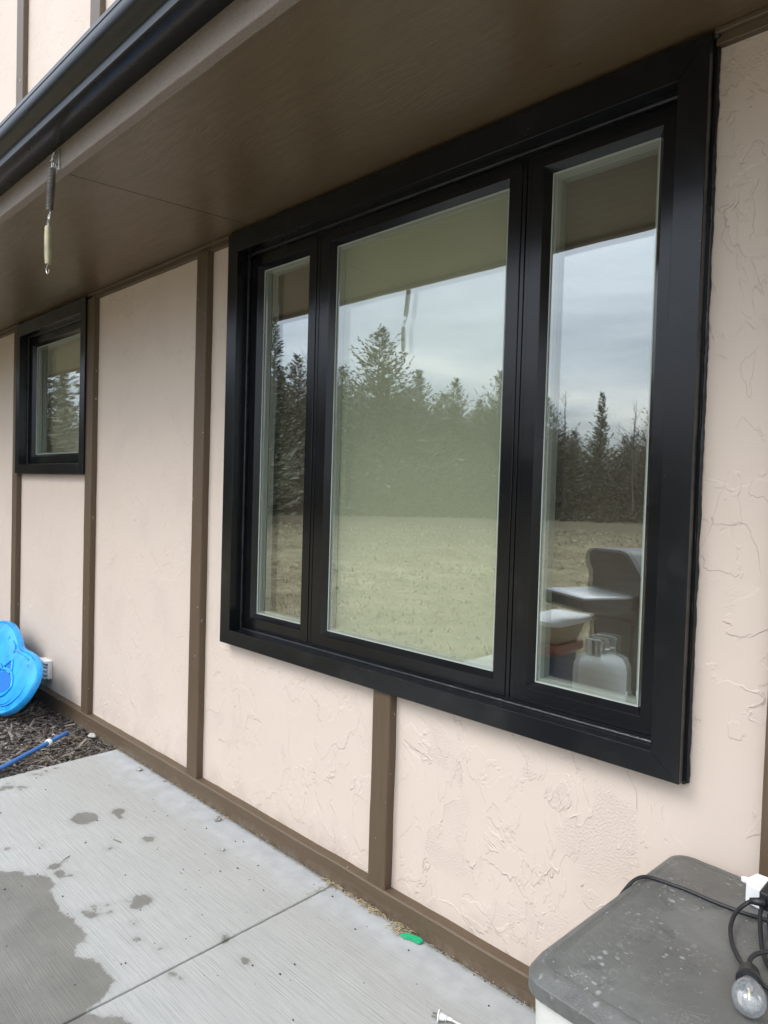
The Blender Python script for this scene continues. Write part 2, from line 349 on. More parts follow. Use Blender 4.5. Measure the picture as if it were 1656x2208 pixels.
def mat_lid():
    s = M('weathered_grey_plastic')
    base = s.mix(s.step(s.noise(3, 4), .3, .7), (.094, .093, .083), (.114, .112, .101))
    v = s.warp(.02, 25)
    zone = s.step(s.noise(3.6, 3, .5, 0, s.map(loc=(.75, .4, 0))), .40, .50)
    ann = s.math('ABSOLUTE', s.math('SUBTRACT', s.voro(24, v), .30)); rings = s.math('MULTIPLY', s.step(ann, .0, .05, 1., 0.), s.step(s.noise(18, 4, .6), .50, .60))
    blobs = s.math('MULTIPLY', s.step(s.voro(46, v), .16, .30, 1., 0.), s.step(s.noise(14, 3), .50, .60))
    scr = s.step(s.math('ABSOLUTE', s.math('SUBTRACT', s.noise(16, 5, .62, 1.2, v), .5)), .0, .010, 1., 0.)
    scr = s.math('MULTIPLY', scr, s.step(s.noise(7, 3), .5, .6))
    haze = s.math('MULTIPLY', s.step(s.noise(6, 5, .6, .5), .45, .75), .35)
    dark = s.math('MULTIPLY', s.step(s.noise(38, 4, .6), .52, .66), zone)
    col = s.mix(haze, base, (.22, .225, .22)); col = s.mix(s.math('MULTIPLY', dark, .7), col, (.070, .073, .071))
    k = s.math('MAXIMUM', s.math('MULTIPLY', rings, .45), s.math('MULTIPLY', blobs, .8)); k = s.math('MAXIMUM', s.math('MULTIPLY', k, zone), s.math('MULTIPLY', scr, .5))
    drops = s.math('MULTIPLY', s.step(s.voro(75, v), .10, .22, 1., 0.), s.step(s.noise(22, 4, .6), .50, .58)); k = s.math('MAXIMUM', k, s.math('MULTIPLY', drops, zone))
    col = s.mix(s.math('MULTIPLY', k, .62), col, (.44, .44, .42))
    grain = s.noise(300, 3, .6)
    s.p(col=col, rough=s.math('MULTIPLY_ADD', k, .2, .33), spec=.5, normal=s.bump(s.math('MULTIPLY_ADD', k, 1.2, grain), .8, .0012)); return s.m
def mat_needles():
    s = M('cedar_foliage'); r = s.n('ShaderNodeNewGeometry').outputs['Random Per Island']
    oi = s.n('ShaderNodeObjectInfo').outputs['Random']
    c = s.mix(r, (.080, .088, .056), (.205, .208, .145)); c2 = s.mix(s.math('MULTIPLY', oi, .5), c, (.13, .11, .075))
    s.p(col=c2, rough=.8, spec=.2); return s.m
def mat_fabric(name, c, c2):
    s = M(name); w = s.noise(40, 3, .6, 0, s.map((.25, 1, 16))); b = s.noise(300, 2)
    s.p(col=s.mix(s.step(w, .3, .7), c, c2), rough=.9, spec=.1, normal=s.bump(s.math('MULTIPLY_ADD', b, .3, w), .6, .001)); return s.m

STUCCO = mat_stucco()
BATTEN = mat_wood('brown_trim_paint', (.092, .060, .034), (.114, .079, .047), 'z')
BASEW = mat_wood('brown_board_paint', (.092, .060, .034), (.114, .079, .047), 'x')
FASCIA = mat_fascia(); SOFFIT = mat_soffit()
BLACK = mat_black();  BLACK_SASH = mat_black('black_sash_vinyl', (.0042, .0045, .0055), .18); CAULK = simple('black_sealant', (.012, .012, .013), .28, bump=.003, bs=60)
GUTTER = mat_black('black_gutter_metal', (.0055, .006, .007), .25, dust=True)
GASKET = simple('glazing_gasket', (.25, .25, .23), .5); SPACER = simple('window_spacer', (.42, .45, .40), .45)
G_OUT = mat_glass('coated_glass', .22, (.90, .905, .885), .00022); G_VEIL = mat_glass('painted_veil_glass', .22, (.915, .92, .895), 0., .36); G_IN = mat_glass('inner_glass', .24, (.915, .92, .895), .0)  # middle inner pane has a pale haze painted in to brighten it
SHADE = mat_fabric('pale_shade_fabric', (.88, .83, .68), (.93, .89, .75)); SHADE2 = mat_fabric('dark_shade_fabric', (.16, .13, .11), (.20, .165, .14))
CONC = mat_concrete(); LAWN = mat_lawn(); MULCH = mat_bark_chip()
LID = mat_lid(); BODYP = simple('cream_plastic', (.62, .61, .56), .5, bump=.001, bs=260, var=.04)
RUBBER = simple('black_rubber', (.016, .016, .018), .42, bump=.0006, bs=400)
WHITEP = simple('white_plastic', (.80, .80, .78), .35); BLUEP = simple('blue_moulded_plastic', (.02, .33, .76), .36, bump=.0012, bs=90, var=.2, coat=.1)
BLUEPOLE = simple('blue_pole_paint', (.035, .15, .42), .4, bump=.0008, bs=60, var=.15); GREENP = simple('green_plastic', (.02, .42, .18), .3)
STEEL = simple('galvanised_steel', (.50, .49, .46), .32, metal=1., var=.2); DSTEEL = simple('dark_spring_steel', (.17, .16, .145), .45, metal=.85, var=.3); BRASS = simple('zinc_yellow_spring', (.56, .52, .36), .38, metal=.75, var=.2)
ROOMP = simple('interior_paint', (.22, .20, .17), .8); STONE = simple('pebble', (.34, .33, .30), .8, bump=.002, bs=150, var=.3)
TWIG = simple('dry_twig', (.20, .15, .10), .8, var=.3, bs=200); STRAW = simple('straw_grass', (.42, .34, .20), .8, var=.3, bs=300)
CEDAR = mat_needles(); BARK = simple('tree_bark', (.10, .085, .07), .9, bump=.01, bs=30, var=.25)
SHINGLE = simple('asphalt_shingle', (.07, .065, .06), .9, bump=.004, bs=120, var=.3)
GRILLB = simple('black_enamel', (.03, .032, .034), .32, var=.1); GRILLS = simple('grill_shelf_metal', (.55, .56, .58), .3, metal=.6); TANKP = simple('tank_paint', (.46, .48, .46), .35, bump=.0005, bs=80, var=.05); REDP = simple('red_plastic', (.22, .045, .035), .35); TABLEP = simple('tan_plastic', (.36, .27, .17), .5)
CHIP = simple('debris_dark', (.035, .03, .025), .9)

# ================================================================== HOUSE
house = empty('house', (-2, 0, 0), 'pink stucco house side with brown battens, black windows and deep brown eave', 'house')
ZS = 2.65
W1 = (-2.727, -0.647, .79, 2.632); W2 = (-5.487, -4.277, 1.552, 2.628)      # outer casing rectangles
def opening(w, i=.03): return (w[0] + i, w[1] - i, w[2] + i, w[3] - i)
bm = bmesh.new()
xs = sorted([-9.5, 3.2] + [v for w in (W1, W2) for v in opening(w)[:2]]); zs = sorted([-.3, 5.6] + [v for w in (W1, W2) for v in opening(w)[2:]])
grid = {}
def V(x, y, z):
    k = (round(x, 5), round(y, 5), round(z, 5))
    if k not in grid: grid[k] = bm.verts.new(k)
    return grid[k]
def hole(xm, zm): return any(o[0] < xm < o[1] and o[2] < zm < o[3] for o in (opening(W1), opening(W2)))
for i in range(len(xs) - 1):
    for j in range(len(zs) - 1):
        if hole((xs[i] + xs[i + 1]) / 2, (zs[j] + zs[j + 1]) / 2): continue
        for y, fl in ((0, 0), (.18, 1)):
            q = [V(xs[i], y, zs[j]), V(xs[i + 1], y, zs[j]), V(xs[i + 1], y, zs[j + 1]), V(xs[i], y, zs[j + 1])]
            bm.faces.new(q[::-1] if fl else q)
for w in (W1, W2):
    a, b, c, d = opening(w); P = [(a, c), (b, c), (b, d), (a, d)]
    for k in range(4):
        (x0, z0), (x1, z1) = P[k], P[(k + 1) % 4]
        f = bm.faces.new([bm.verts.new(v) for v in ((x0, 0, z0), (x1, 0, z1), (x1, .18, z1), (x0, .18, z0))])
link('wall', bm, STUCCO, house)

# battens: lower and upper storey
for i, x in enumerate((-8.12, -6.86, -5.585, -4.285, -3.020, -1.742, -.462, .82, 2.1)):
    w = .094 if i != 5 else .087
    top = 2.612
    if i == 5: top = W1[2] - .001
    bm = bmesh.new(); board(bm, x, x + w, -.036, .004, .07, top, 'z', seed=i * 3.1)
    link('batten', bm, BATTEN, house)
    if i == 5: continue
    xo = -.004
    bm = bmesh.new(); board(bm, x - .03, x + w + .012, -.036, .004, 2.9, 5.55, 'z', seed=i * 5.1 + 40, step=.1)
    link('batten', bm, BATTEN, house)
bm = bmesh.new(); board(bm, -9.4, 3.1, -.042, .006, -.03, .083, 'x', jit=.0016, seed=77, bev=.005)
link('base_board', bm, BASEW, house, label='brown painted board along the foot of the wall')
# top trim strips between windows (butted against casings)
for x0, x1 in ((-9.4, W2[0] - .001), (W2[1] + .001, W1[0] - .001), (W1[1] + .004, 3.1)):
    bm = bmesh.new(); board(bm, x0, x1, -.020, .004, 2.612, 2.646, 'x', jit=.0010, seed=x0, bev=.003)
    board(bm, x0, x1, -.034, -.0205, 2.633, 2.648, 'x', jit=.0010, seed=x0 + 2, bev=.003)
    link('top_trim', bm, BASEW, house)
# soffit: two plywood sheets with an open joint, sloping gently down to the fascia
YF = -.83
def sz(y): return ZS + y * .062
bm = bmesh.new()
for x0, x1 in ((-9.5, -5.0), (-4.998, -2.584), (-2.580, -.142), (-.140, 3.2)):
    vs = [bm.verts.new(p) for p in ((x0, .0, sz(0)), (x1, .0, sz(0)), (x1, YF, sz(YF)), (x0, YF, sz(YF)), (x0, .0, sz(0) + .012), (x1, .0, sz(0) + .012), (x1, YF, sz(YF) + .012), (x0, YF, sz(YF) + .012))]
    for q in ((0, 3, 2, 1), (4, 5, 6, 7), (0, 1, 5, 4), (1, 2, 6, 5), (2, 3, 7, 6), (3, 0, 4, 7)): bm.faces.new([vs[k] for k in q])
link('soffit', bm, SOFFIT, house)
bm = bmesh.new(); board(bm, -9.5, 3.2, YF - .026, YF + .004, sz(YF) - .014, 2.80, 'x', jit=.0012, seed=9, bev=.002)
link('fascia', bm, FASCIA, house)
# K-style gutter
prof = [(YF - .0262, 2.760), (YF - .0262, 2.668), (-.900, 2.666), (-.938, 2.667), (-.944, 2.672), (-.9455, 2.686), (-.9475, 2.693), (-.953, 2.700), (-.962, 2.706), (-.971, 2.713), (-.978, 2.722), (-.9825, 2.733), (-.984, 2.742), (-.984, 2.754), (-.986, 2.756), (-.986, 2.768), (-.982, 2.771), (-.970, 2.771), (-.970, 2.768), (-.981, 2.767), (-.9835, 2.760), (-.981, 2.742), (-.975, 2.724), (-.960, 2.708), (-.944, 2.695), (-.940, 2.672), (-.900, 2.669), (YF - .030, 2.671), (YF - .030, 2.760)]
bm = bmesh.new(); rings = []
N = 40
for i in range(N + 1):
    x = -9.5 + 12.7 * i / N; dz = noise.noise(Vector((x * .8, 3, 1))) * .0012
    rings.append([bm.verts.new((x, y, z + dz)) for y, z in prof])
for a, b in zip(rings, rings[1:]):
    for k in range(len(prof)): bm.faces.new((a[k], b[k], b[(k + 1) % len(prof)], a[(k + 1) % len(prof)]))
bmesh.ops.recalc_face_normals(bm, faces=bm.faces[:])
link('gutter', bm, GUTTER, house, smooth=40.0)
# little pent roof from gutter back to the wall
bm = bmesh.new()
vs = [bm.verts.new(p) for p in ((-9.5, -.90, 2.79), (3.2, -.90, 2.79), (3.2, -.002, 2.90), (-9.5, -.002, 2.90), (-9.5, -.90, 2.805), (3.2, -.90, 2.805), (3.2, -.002, 2.915), (-9.5, -.002, 2.915))]
for q in ((0, 3, 2, 1), (4, 5, 6, 7), (0, 1, 5, 4), (1, 2, 6, 5), (2, 3, 7, 6), (3, 0, 4, 7)): bm.faces.new([vs[k] for k in q])
link('roof', bm, SHINGLE, house)
# interior shell
bm = bmesh.new()
for (x0, x1, y0, y1, z0, z1) in ((-9, 3, .25, 4.2, -.05, 0), (-9, 3, .25, 4.2, 2.75, 2.8), (-9, 3, 4.2, 4.25, 0, 2.75), (-9.05, -9, .25, 4.2, 0, 2.75), (3, 3.05, .25, 4.2, 0, 2.75), (-3.7, -3.6, .25, 4.2, 0, 2.75)): box(bm, x0, x1, y0, y1, z0, z1)
link('interior_room', bm, ROOMP, house)

# ------------------------------------------------------------------ windows
def miter_ring(bm, R, prof, gap=.0004, mi=0):
    """R = (x0,x1,z0,z1); prof = list of (inset_x, inset_bottom, inset_top, y). Four mitred lengths with a hair of gap."""
    x0, x1, z0, z1 = R
    def corner(k, p):
        ix, ib, it, y = p
        return ((x0 + ix, y, z0 + ib), (x1 - ix, y, z0 + ib), (x1 - ix, y, z1 - it), (x0 + ix, y, z1 - it))[k]
    for k in range(4):
        a, b = k, (k + 1) % 4
        d = Vector(corner(b, prof[0])) - Vector(corner(a, prof[0])); d.normalize()
        A = [bm.verts.new(Vector(corner(a, p)) + d * gap) for p in prof]; B = [bm.verts.new(Vector(corner(b, p)) - d * gap) for p in prof]
        n = len(prof); fs = []
        for i in range(n): fs.append(bm.faces.new((A[i], A[(i + 1) % n], B[(i + 1) % n], B[i])))
        fs.append(bm.faces.new(A[::-1])); fs.append(bm.faces.new(B))
        for f in fs: f.material_index = mi
    bmesh.ops.recalc_face_normals(bm, faces=bm.faces[:])
def P4(pts): return [(a, a, a, y) for a, y in pts]
def wobble_bead(bm, p0, p1, r, seed, amp=.5, mi=0, step=.01):
    p0, p1 = Vector(p0), Vector(p1); n = int((p1 - p0).length / step)
    pts, rad = [], []
    for i in range(n + 1):
        t = i / n; p = p0.lerp(p1, t); q = noise.noise(p * 14 + Vector((seed, 0, 0))); q2 = noise.noise(p * 55 + Vector((0, seed, 0)))
        pts.append(p); rad.append(max(.0008, r * (1 + amp * q * 1.6 + amp * q2 * .9)))
    tube(bm, pts, r, 8, mi, True, rad)
def sash_unit(parent, sx0, sx1, sz0, sz1, lab):
    bm = bmesh.new()
    miter_ring(bm, (sx0, sx1, sz0, sz1), P4([(0, .060), (0, .0215), (.0015, .020), (.044, .020), (.0455, .0215), (.062, .0425), (.062, .060)]))
    s = link('sash', bm, BLACK_SASH, parent)
    g = .0615; R = (sx0 + g, sx1 - g, sz0 + g, sz1 - g)
    bm = bmesh.new(); miter_ring(bm, R, P4([(0, .0436), (.0035, .0436), (.0035, .0476), (0, .0476)]), 0)
    miter_ring(bm, R, P4([(.000, .0535), (.0115, .0535), (.0115, .0630), (.000, .0630)]), 0)
    miter_ring(bm, R, P4([(.000, .0655), (.0100, .0655), (.0100, .0790), (.000, .0790)]), 0)
    miter_ring(bm, R, P4([(-.010, .0870), (.006, .0870), (.006, .1150), (-.010, .1150)]), 0)
    link('glazing_spacer', bm, SPACER, parent)
    bm = bmesh.new(); box(bm, R[0] - .006, R[1] + .006, .0485, .0525, R[2] - .006, R[3] + .006); link('glass_pane', bm, G_OUT, parent)
    bm = bmesh.new(); box(bm, R[0] - .006, R[1] + .006, .0805, .0845, R[2] - .006, R[3] + .006); link('inner_pane', bm, G_VEIL if lab == 'veil' else G_IN, parent)
def window(name, W, casing, div, label):
    wx, wb, wtp = casing
    x0, x1, z0, z1 = W
    bm = bmesh.new()
    miter_ring(bm, W, [(0, 0, 0, .001), (0, 0, 0, -.0485), (.0015, .0015, .0015, -.050), (wx - .001, wb - .001, wtp - .001, -.050), (wx, wb, wtp, -.049), (wx, wb, wtp, .058), (wx - .018, wb - .018, wtp - .018, .058), (wx - .018, wb - .018, wtp - .018, .001)], .0005)
    # folded edge of the cladding along the outside
    o = -.0035
    miter_ring(bm, W, [(o, o, .0, .0005), (o, o, .0, -.020), (-.0002, -.0002, -.0002, -.020), (-.0002, -.0002, -.0002, .0005)], 0)
    win = link(name, bm, BLACK, house, label=label)
    ox0, ox1, oz0, oz1 = x0 + wx, x1 - wx, z0 + wb, z1 - wtp
    bm = bmesh.new()                       # outer frame steps inside the reveal
    miter_ring(bm, (ox0, ox1, oz0, oz1), P4([(-.002, .057), (-.002, .012), (.006, .012), (.006, .020), (.014, .020), (.014, .057)]), .0003)
    link('frame', bm, BLACK_SASH, win)
    bm = bmesh.new()                       # sealant where frame meets the cladding
    for a, b in (((ox0 + .002, .012, oz0 + .002), (ox1, .012, oz0 + .002)), ((ox0 + .002, .012, oz0), (ox0 + .002, .012, oz1)), ((ox0, .012, oz1 - .002), (ox1, .012, oz1 - .002))):
        wobble_bead(bm, a, b, .0060, random.random() * 9, .25)
    for k in range(3):                     # ragged sealant on the outer right edge and at the corner
        wobble_bead(bm, (x1 + .0045, -.002 - .003 * k, z0 - .004), (x1 + .0045, -.002 - .003 * k, z1 + .0), .0042, k * 3.3, .55)
    lathe(bm, [(0, -.006), (.009, -.003), (.011, .002), (.006, .008), (0, .009)], (x1 + .004, -.022, z1 - .001), seg=10)
    lathe(bm, [(0, -.006), (.006, -.003), (.007, .002), (0, .006)], (x1 - .002, -.012, z0 - .004), seg=10)
    link('sealant', bm, CAULK, win, smooth=True)
    iz0, iz1 = oz0 + .0145, oz1 - .0145
    for k in range(len(div) // 2):
        sash_unit(win, div[2 * k], div[2 * k + 1], iz0, iz1, 'veil' if k == 1 else None)
    for k in range(len(div) // 2 - 1):
        a, b = div[2 * k + 1], div[2 * k + 2]; m = (a + b) / 2
        bm = bmesh.new(); box(bm, a + .0008, m - .002, .024, .057, oz0 + .0002, oz1 - .0002, .001); box(bm, m + .002, b - .0008, .024, .057, oz0 + .0002, oz1 - .0002, .001); box(bm, m - .003, m + .003, .030, .055, oz0, oz1)
        link('mullion', bm, BLACK_SASH, win)
    return win
big = window('window', W1, (.075, .064, .088), (-2.637, -2.189, -2.152, -1.218, -1.186, -.737), 'large three part black framed window under the eave')
small = window('window', W2, (.070, .064, .086), (-5.402, -4.362), 'small single black framed window left of the wide panel')

# vent hood near ground behind toy
bm = bmesh.new(); box(bm, -4.98, -4.845, -.030, .0, .160, .285, .004, 2); link_v = None
vent = link('vent_cover', bm, WHITEP, house, label='small white vent cover low on the wall behind the blue toy')
bm = bmesh.new()
for k in range(4): box(bm, -4.965, -4.86, -.045, -.0305, .163 + k * .028, .167 + k * .028)
box(bm, -4.985, -4.84, -.052, -.0305, .268, .288, .003); link('louver', bm, WHITEP, vent)
# hook plate on fascia
bm = bmesh.new(); box(bm, -2.556, -2.538, YF - .031, YF - .0265, 2.585, 2.655, .001)
tube(bm, [(-2.547, YF - .031, 2.600), (-2.547, YF - .040, 2.600)], .006, 10)
cx, cy, cz = -2.550, YF - .046, 2.628
tube(bm, [(cx + .016 * math.cos(a), cy + .006 * math.sin(a), cz + .017 * math.sin(a)) for a in [2 * math.pi * k / 20 for k in range(19)]], .0028, 8)
link('hook_plate', bm, STEEL, house, smooth=30.0)

# window shades hanging inside
def shade(x0, x1, z0, z1, y, mat, label):
    bm = bmesh.new(); n = int((z1 - z0) / .012); 
    for s_ in (0,):
        f = []; bk = []
        for i in range(n + 1):
            z = z0 + (z1 - z0) * i / n; d = .0009 * (i % 2)
            f.append((bm.verts.new((x0, y + d, z)), bm.verts.new((x1, y + d, z)))); bk.append((bm.verts.new((x0, y + d + .004, z)), bm.verts.new((x1, y + d + .004, z))))
        for i in range(n):
            bm.faces.new((f[i][0], f[i][1], f[i + 1][1], f[i + 1][0])); bm.faces.new((bk[i][1], bk[i][0], bk[i + 1][0], bk[i + 1][1]))
            bm.faces.new((f[i][1], bk[i][1], bk[i + 1][1], f[i + 1][1])); bm.faces.new((bk[i][0], f[i][0], f[i + 1][0], bk[i + 1][0]))
    box(bm, x0, x1, y - .012, y + .016, z1, z1 + .03, .002); box(bm, x0, x1, y - .006, y + .010, z0 - .014, z0, .002)
    tag(link('window_shade', bm, mat), label, 'window shade', 'shades behind the windows')
shade(-2.16, -1.19, .86, 2.50, .150, SHADE, 'pale green lowered shade behind the wide middle pane of the large window')
shade(-2.66, -2.175, .86, 2.50, .150, SHADE2, 'dim brown lowered shade behind the narrow left pane of the large window')
shade(-1.175, -.70, .86, 2.50, .150, SHADE2, 'dim lowered shade behind the narrow right pane of the large window')
shade(-5.41, -4.33, 1.60, 2.50, .150, SHADE, 'pale lowered shade behind the small left window')

# ================================================================== GROUND
bm = bmesh.new()
def quad_sheet(bm, x0, x1, y0, y1, z):
    bm.faces.new([bm.verts.new(v) for v in ((x0, y0, z), (x1, y0, z), (x1, y1, z), (x0, y1, z))])
n = 60
vs = {}
for i in range(n + 1):
    for j in range(n + 1):
        fx = (i / n - .5) * 2; fy = (j / n - .5) * 2
        x = math.copysign(abs(fx) ** 3, fx) * 900; y = math.copysign(abs(fy) ** 3, fy) * 900
        r = math.hypot(x, y); z = -.10 + (noise.noise(Vector((x * .03, y * .03, 0))) * .5 * min(1, max(0, (r - 12) / 30)))
        vs[i, j] = bm.verts.new((x, y, z))
for i in range(n):
    for j in range(n): bm.faces.new((vs[i, j], vs[i + 1, j], vs[i + 1, j + 1], vs[i, j + 1]))
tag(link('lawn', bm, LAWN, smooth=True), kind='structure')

# patio slab with wet marks carried as an attribute
wet_poly = [(-2.95, -.99), (-2.86, -.93), (-2.82, -.90), (-2.81, -.87), (-2.75, -.86), (-2.71, -.81), (-2.62, -.80), (-2.59, -.83), (-2.52, -.84), (-2.44, -.85), (-2.36, -.84), (-2.25, -.84), (-2.21, -.86), (-2.22, -.88), (-2.18, -.91), (-2.16, -.91), (-2.11, -.87), (-2.05, -.87), (-1.98, -.87), (-1.95, -.90), (-1.93, -.93), (-1.915, -.98), (-1.89, -.975), (-1.86, -.95), (-1.83, -.92), (-1.78, -.91), (-1.70, -.97), (-1.66, -1.05), (-1.72, -1.30), (-2.0, -1.55), (-2.5, -1.6), (-2.9, -1.35)]
spots = [(-3.058, -.515, .062), (-3.03, -.54, .03), (-3.018, -.381, .034), (-2.985, -.395, .016), (-2.961, -.397, .016), (-2.696, -.394, .028), (-2.729, -.544, .012), (-2.743, -.761, .026), (-2.683, -.764, .024), (-2.66, -.77, .018), (-2.64, -.742, .014), (-2.305, -.619, .040), (-2.29, -.650, .026), (-2.33, -.625, .022), (-2.334, -.659, .012), (-2.384, -.760, .012), (-2.364, -.765, .011), (-2.376, -.795, .013), (-2.342, -.785, .022), (-2.325, -.760, .010), (-2.314, -.734, .011), (-2.36, -.72, .008), (-2.115, -.734, .014), (-1.891, -.731, .016), (-1.925, -.516, .014), (-1.91, -.53, .012), (-1.781, -.532, .020), (-2.935, -.735, .009), (-2.96, -.72, .007), (-3.609, -.652, .022), (-3.584, -.611, .018), (-3.611, -.690, .02), (-3.63, -.67, .018), (-3.56, -.60, .012), (-3.55, -.62, .012), (-3.66, -.64, .012), (-3.704, -.519, .012), (-3.69, -.50, .010), (-3.68, -.48, .010), (-3.70, -.45, .012), (-3.66, -.49, .01), (-3.67, -.44, .01), (-3.70, -.40, .01), (-2.407, -.215, .010), (-2.80, -.92, .012), (-3.0, -.85, .016), (-1.85, -.72, .009), (-2.02, -.70, .008), (-2.2, -.70, .007)]
def seg_d(p, a, b):
    ax, ay = a; bx, by = b; t = max(0, min(1, ((p[0] - ax) * (bx - ax) + (p[1] - ay) * (by - ay)) / ((bx - ax) ** 2 + (by - ay) ** 2 + 1e-12)))
    return math.hypot(p[0] - ax - t * (bx - ax), p[1] - ay - t * (by - ay))
def sdf(p):
    ins = False; d = 9
    for k in range(len(wet_poly)):
        a, b = wet_poly[k], wet_poly[(k + 1) % len(wet_poly)]; d = min(d, seg_d(p, a, b))
        if (a[1] > p[1]) != (b[1] > p[1]) and p[0] < (b[0] - a[0]) * (p[1] - a[1]) / (b[1] - a[1]) + a[0]: ins = not ins
    v = d if ins else -d
    for x, y, r in spots:
        if abs(p[0] - x) < .15 and abs(p[1] - y) < .15: v = max(v, r - math.hypot(p[0] - x, (p[1] - y) * 1.15))
    return v
def slab(x0, x1, y0, y1, fine):
    bm = bmesh.new(); lay = bm.verts.layers.float.new('wet')
    def axis(a, b, s):
        n = max(1, round((b - a) / s)); return [a + (b - a) * i / n for i in range(n + 1)]
    st = .012 if fine else .25
    X = axis(x0 + .006, x1 - .006, st if fine else .4); Y = axis(y0 + .006, y1 - .006, st if fine else .4)
    vs = {}
    for i, x in enumerate(X):
        for j, y in enumerate(Y):
            v = bm.verts.new((x, y, 0)); v[lay] = (.5 + max(-.3, min(.3, sdf((x, y))))) if fine else .2; vs[i, j] = v
    for i in range(len(X) - 1):
        for j in range(len(Y) - 1): bm.faces.new((vs[i, j], vs[i + 1, j], vs[i + 1, j + 1], vs[i, j + 1]))
    # rounded arris and sides
    loop = [vs[i, 0] for i in range(len(X))] + [vs[len(X) - 1, j] for j in range(1, len(Y))] + [vs[i, len(Y) - 1] for i in range(len(X) - 2, -1, -1)] + [vs[0, j] for j in range(len(Y) - 2, 0, -1)]
    cxm, cym = (x0 + x1) / 2, (y0 + y1) / 2
    def off(v, d, z):
        x = v.co.x + (d if v.co.x > x1 - .0061 else (-d if v.co.x < x0 + .0061 else 0)); y = v.co.y + (d if v.co.y > y1 - .0061 else (-d if v.co.y < y0 + .0061 else 0))
        k = noise.noise(Vector((x * 40, y * 40, 0))) * .0012
        q = bm.verts.new((x, y, z + k)); q[lay] = v[lay]; return q
    prev = loop
    for d, z in ((.0045, -.0018), (.006, -.006), (.006, -.10)):
        new = [off(v, d, z) for v in loop]
        for k in range(len(loop)):
            k2 = (k + 1) % len(loop); bm.faces.new((prev[k], new[k], new[k2], prev[k2])) if False else bm.faces.new((prev[k], prev[k2], new[k2], new[k])[::-1])
        prev = new
    bmesh.ops.recalc_face_normals(bm, faces=bm.faces[:])
    return bm
JX = -1.912
for nm, a in (('patio', (-3.752, JX - .003, -1.80, -.040, True)), ('patio', (JX + .003, -.30, -1.30, -.040, True)), ('patio', (JX + .003, -.30, -1.80, -1.306, False)), ('patio', (-.296, 2.6, -1.80, -.040, False)), ('patio', (-3.752, JX - .003, -3.9, -1.806, False)), ('patio', (JX + .003, 2.6, -3.9, -1.806, False))):
    tag(link(nm, slab(*a), CONC), kind='structure')
bm = bmesh.new(); box(bm, -3.74, 2.59, -3.89, .10, -.09, -.022); tag(link('soil', bm, CHIP), kind='structure')
bm = bmesh.new(); box(bm, -9.4, -3.757, -2.2, .10, -.3, -.030)
tag(link('ground', bm, CHIP), kind='structure')
# bark mulch
bm = bmesh.new(); rnd = random.Random(3)
def chip(bm, x, y, z, L, w, t, yaw, tilt, roll, rnd):
    Mx = Matrix.Translation((x, y, z)) @ Matrix.Rotation(yaw, 4, 'Z') @ Matrix.Rotation(tilt, 4, 'Y') @ Matrix.Rotation(roll, 4, 'X')
    bend = rnd.uniform(-.18, .18) * L; ws = [w * rnd.uniform(.3, .8), w, w * rnd.uniform(.15, .7)]; rings = []
    for k, u in enumerate((-.5, rnd.uniform(-.15, .15), .5)):
        yy = bend * (1 - 4 * u * u) * .5; ww = ws[k] / 2
        rings.append([bm.verts.new(Mx @ Vector((u * L, yy + a * ww, b * t / 2))) for a, b in ((-1, -1), (1, -1), (1, 1), (-1, 1))])
    for a, b in zip(rings, rings[1:]):
        for k in range(4): bm.faces.new((a[k], a[(k + 1) % 4], b[(k + 1) % 4], b[k]))
    bm.faces.new(rings[0][::-1]); bm.faces.new(rings[-1])
for i in range(15000):
    near = i < 11000
    x = rnd.uniform(-5.9, -3.765) if near else rnd.uniform(-8.6, -5.9); y = rnd.uniform(-1.25, -.045) if near else rnd.uniform(-1.9, -.045)
    big_ = rnd.random() < .06
    L = rnd.uniform(.05, .10) if big_ else rnd.choice((rnd.uniform(.012, .030), rnd.uniform(.02, .05)))
    w = L * rnd.uniform(.10, .30) if not big_ else L * rnd.uniform(.08, .22)
    chip(bm, x, y, rnd.uniform(-.026, -.004) + (.004 if big_ else 0), L, w, w * rnd.uniform(.2, .5), rnd.uniform(0, 6.28), rnd.gauss(0, .25), rnd.gauss(0, .5), rnd)
for x in [(-3.765 + rnd.gauss(0, .02), rnd.uniform(-.9, -.1)) for _ in range(50)]:
    chip(bm, x[0], x[1], .002, rnd.uniform(.006, .02), .003, .002, rnd.uniform(0, 6), 0, 0, rnd)
tag(link('bark_mulch', bm, MULCH), kind='stuff')

# debris along the wall: straw, crumbs
bm = bmesh.new()
def straw(bm, x, y, z, L, yaw, r=.0009, lift=.3):
    d = Vector((math.cos(yaw), math.sin(yaw), 0)); p = Vector((x, y, z)); k = rnd.uniform(-.5, .5)
    tube(bm, [p, p + d * L * .5 + Vector((-d.y, d.x, 0)) * L * .1 * k + Vector((0, 0, L * lift * .4)), p + d * L + Vector((-d.y, d.x, 0)) * L * .3 * k], r, 4)
for cx0, cy0, sx, sy, cnt, LL in ((-1.80, -.052, .06, .006, 90, .03), (-1.69, -.053, .03, .006, 80, .03), (-1.555, -.062, .022, .012, 90, .035), (-1.925, -.05, .015, .008, 30, .03), (-1.915, -.12, .004, .04, 14, .03), (-3.15, -.048, .5, .005, 60, .02), (-2.5, -.048, .4, .005, 50, .02), (-1.2, -.048, .3, .004, 60, .02)):
    for _ in range(cnt): straw(bm, rnd.gauss(cx0, sx), min(-.044, rnd.gauss(cy0, sy)), rnd.uniform(.001, .009), rnd.uniform(.3, 1) * LL, rnd.uniform(0, 6.28))
for _ in range(40): straw(bm, rnd.uniform(-4.1, -3.8), rnd.uniform(-.5, -.1), .002, rnd.uniform(.02, .07), rnd.uniform(0, 6.28))
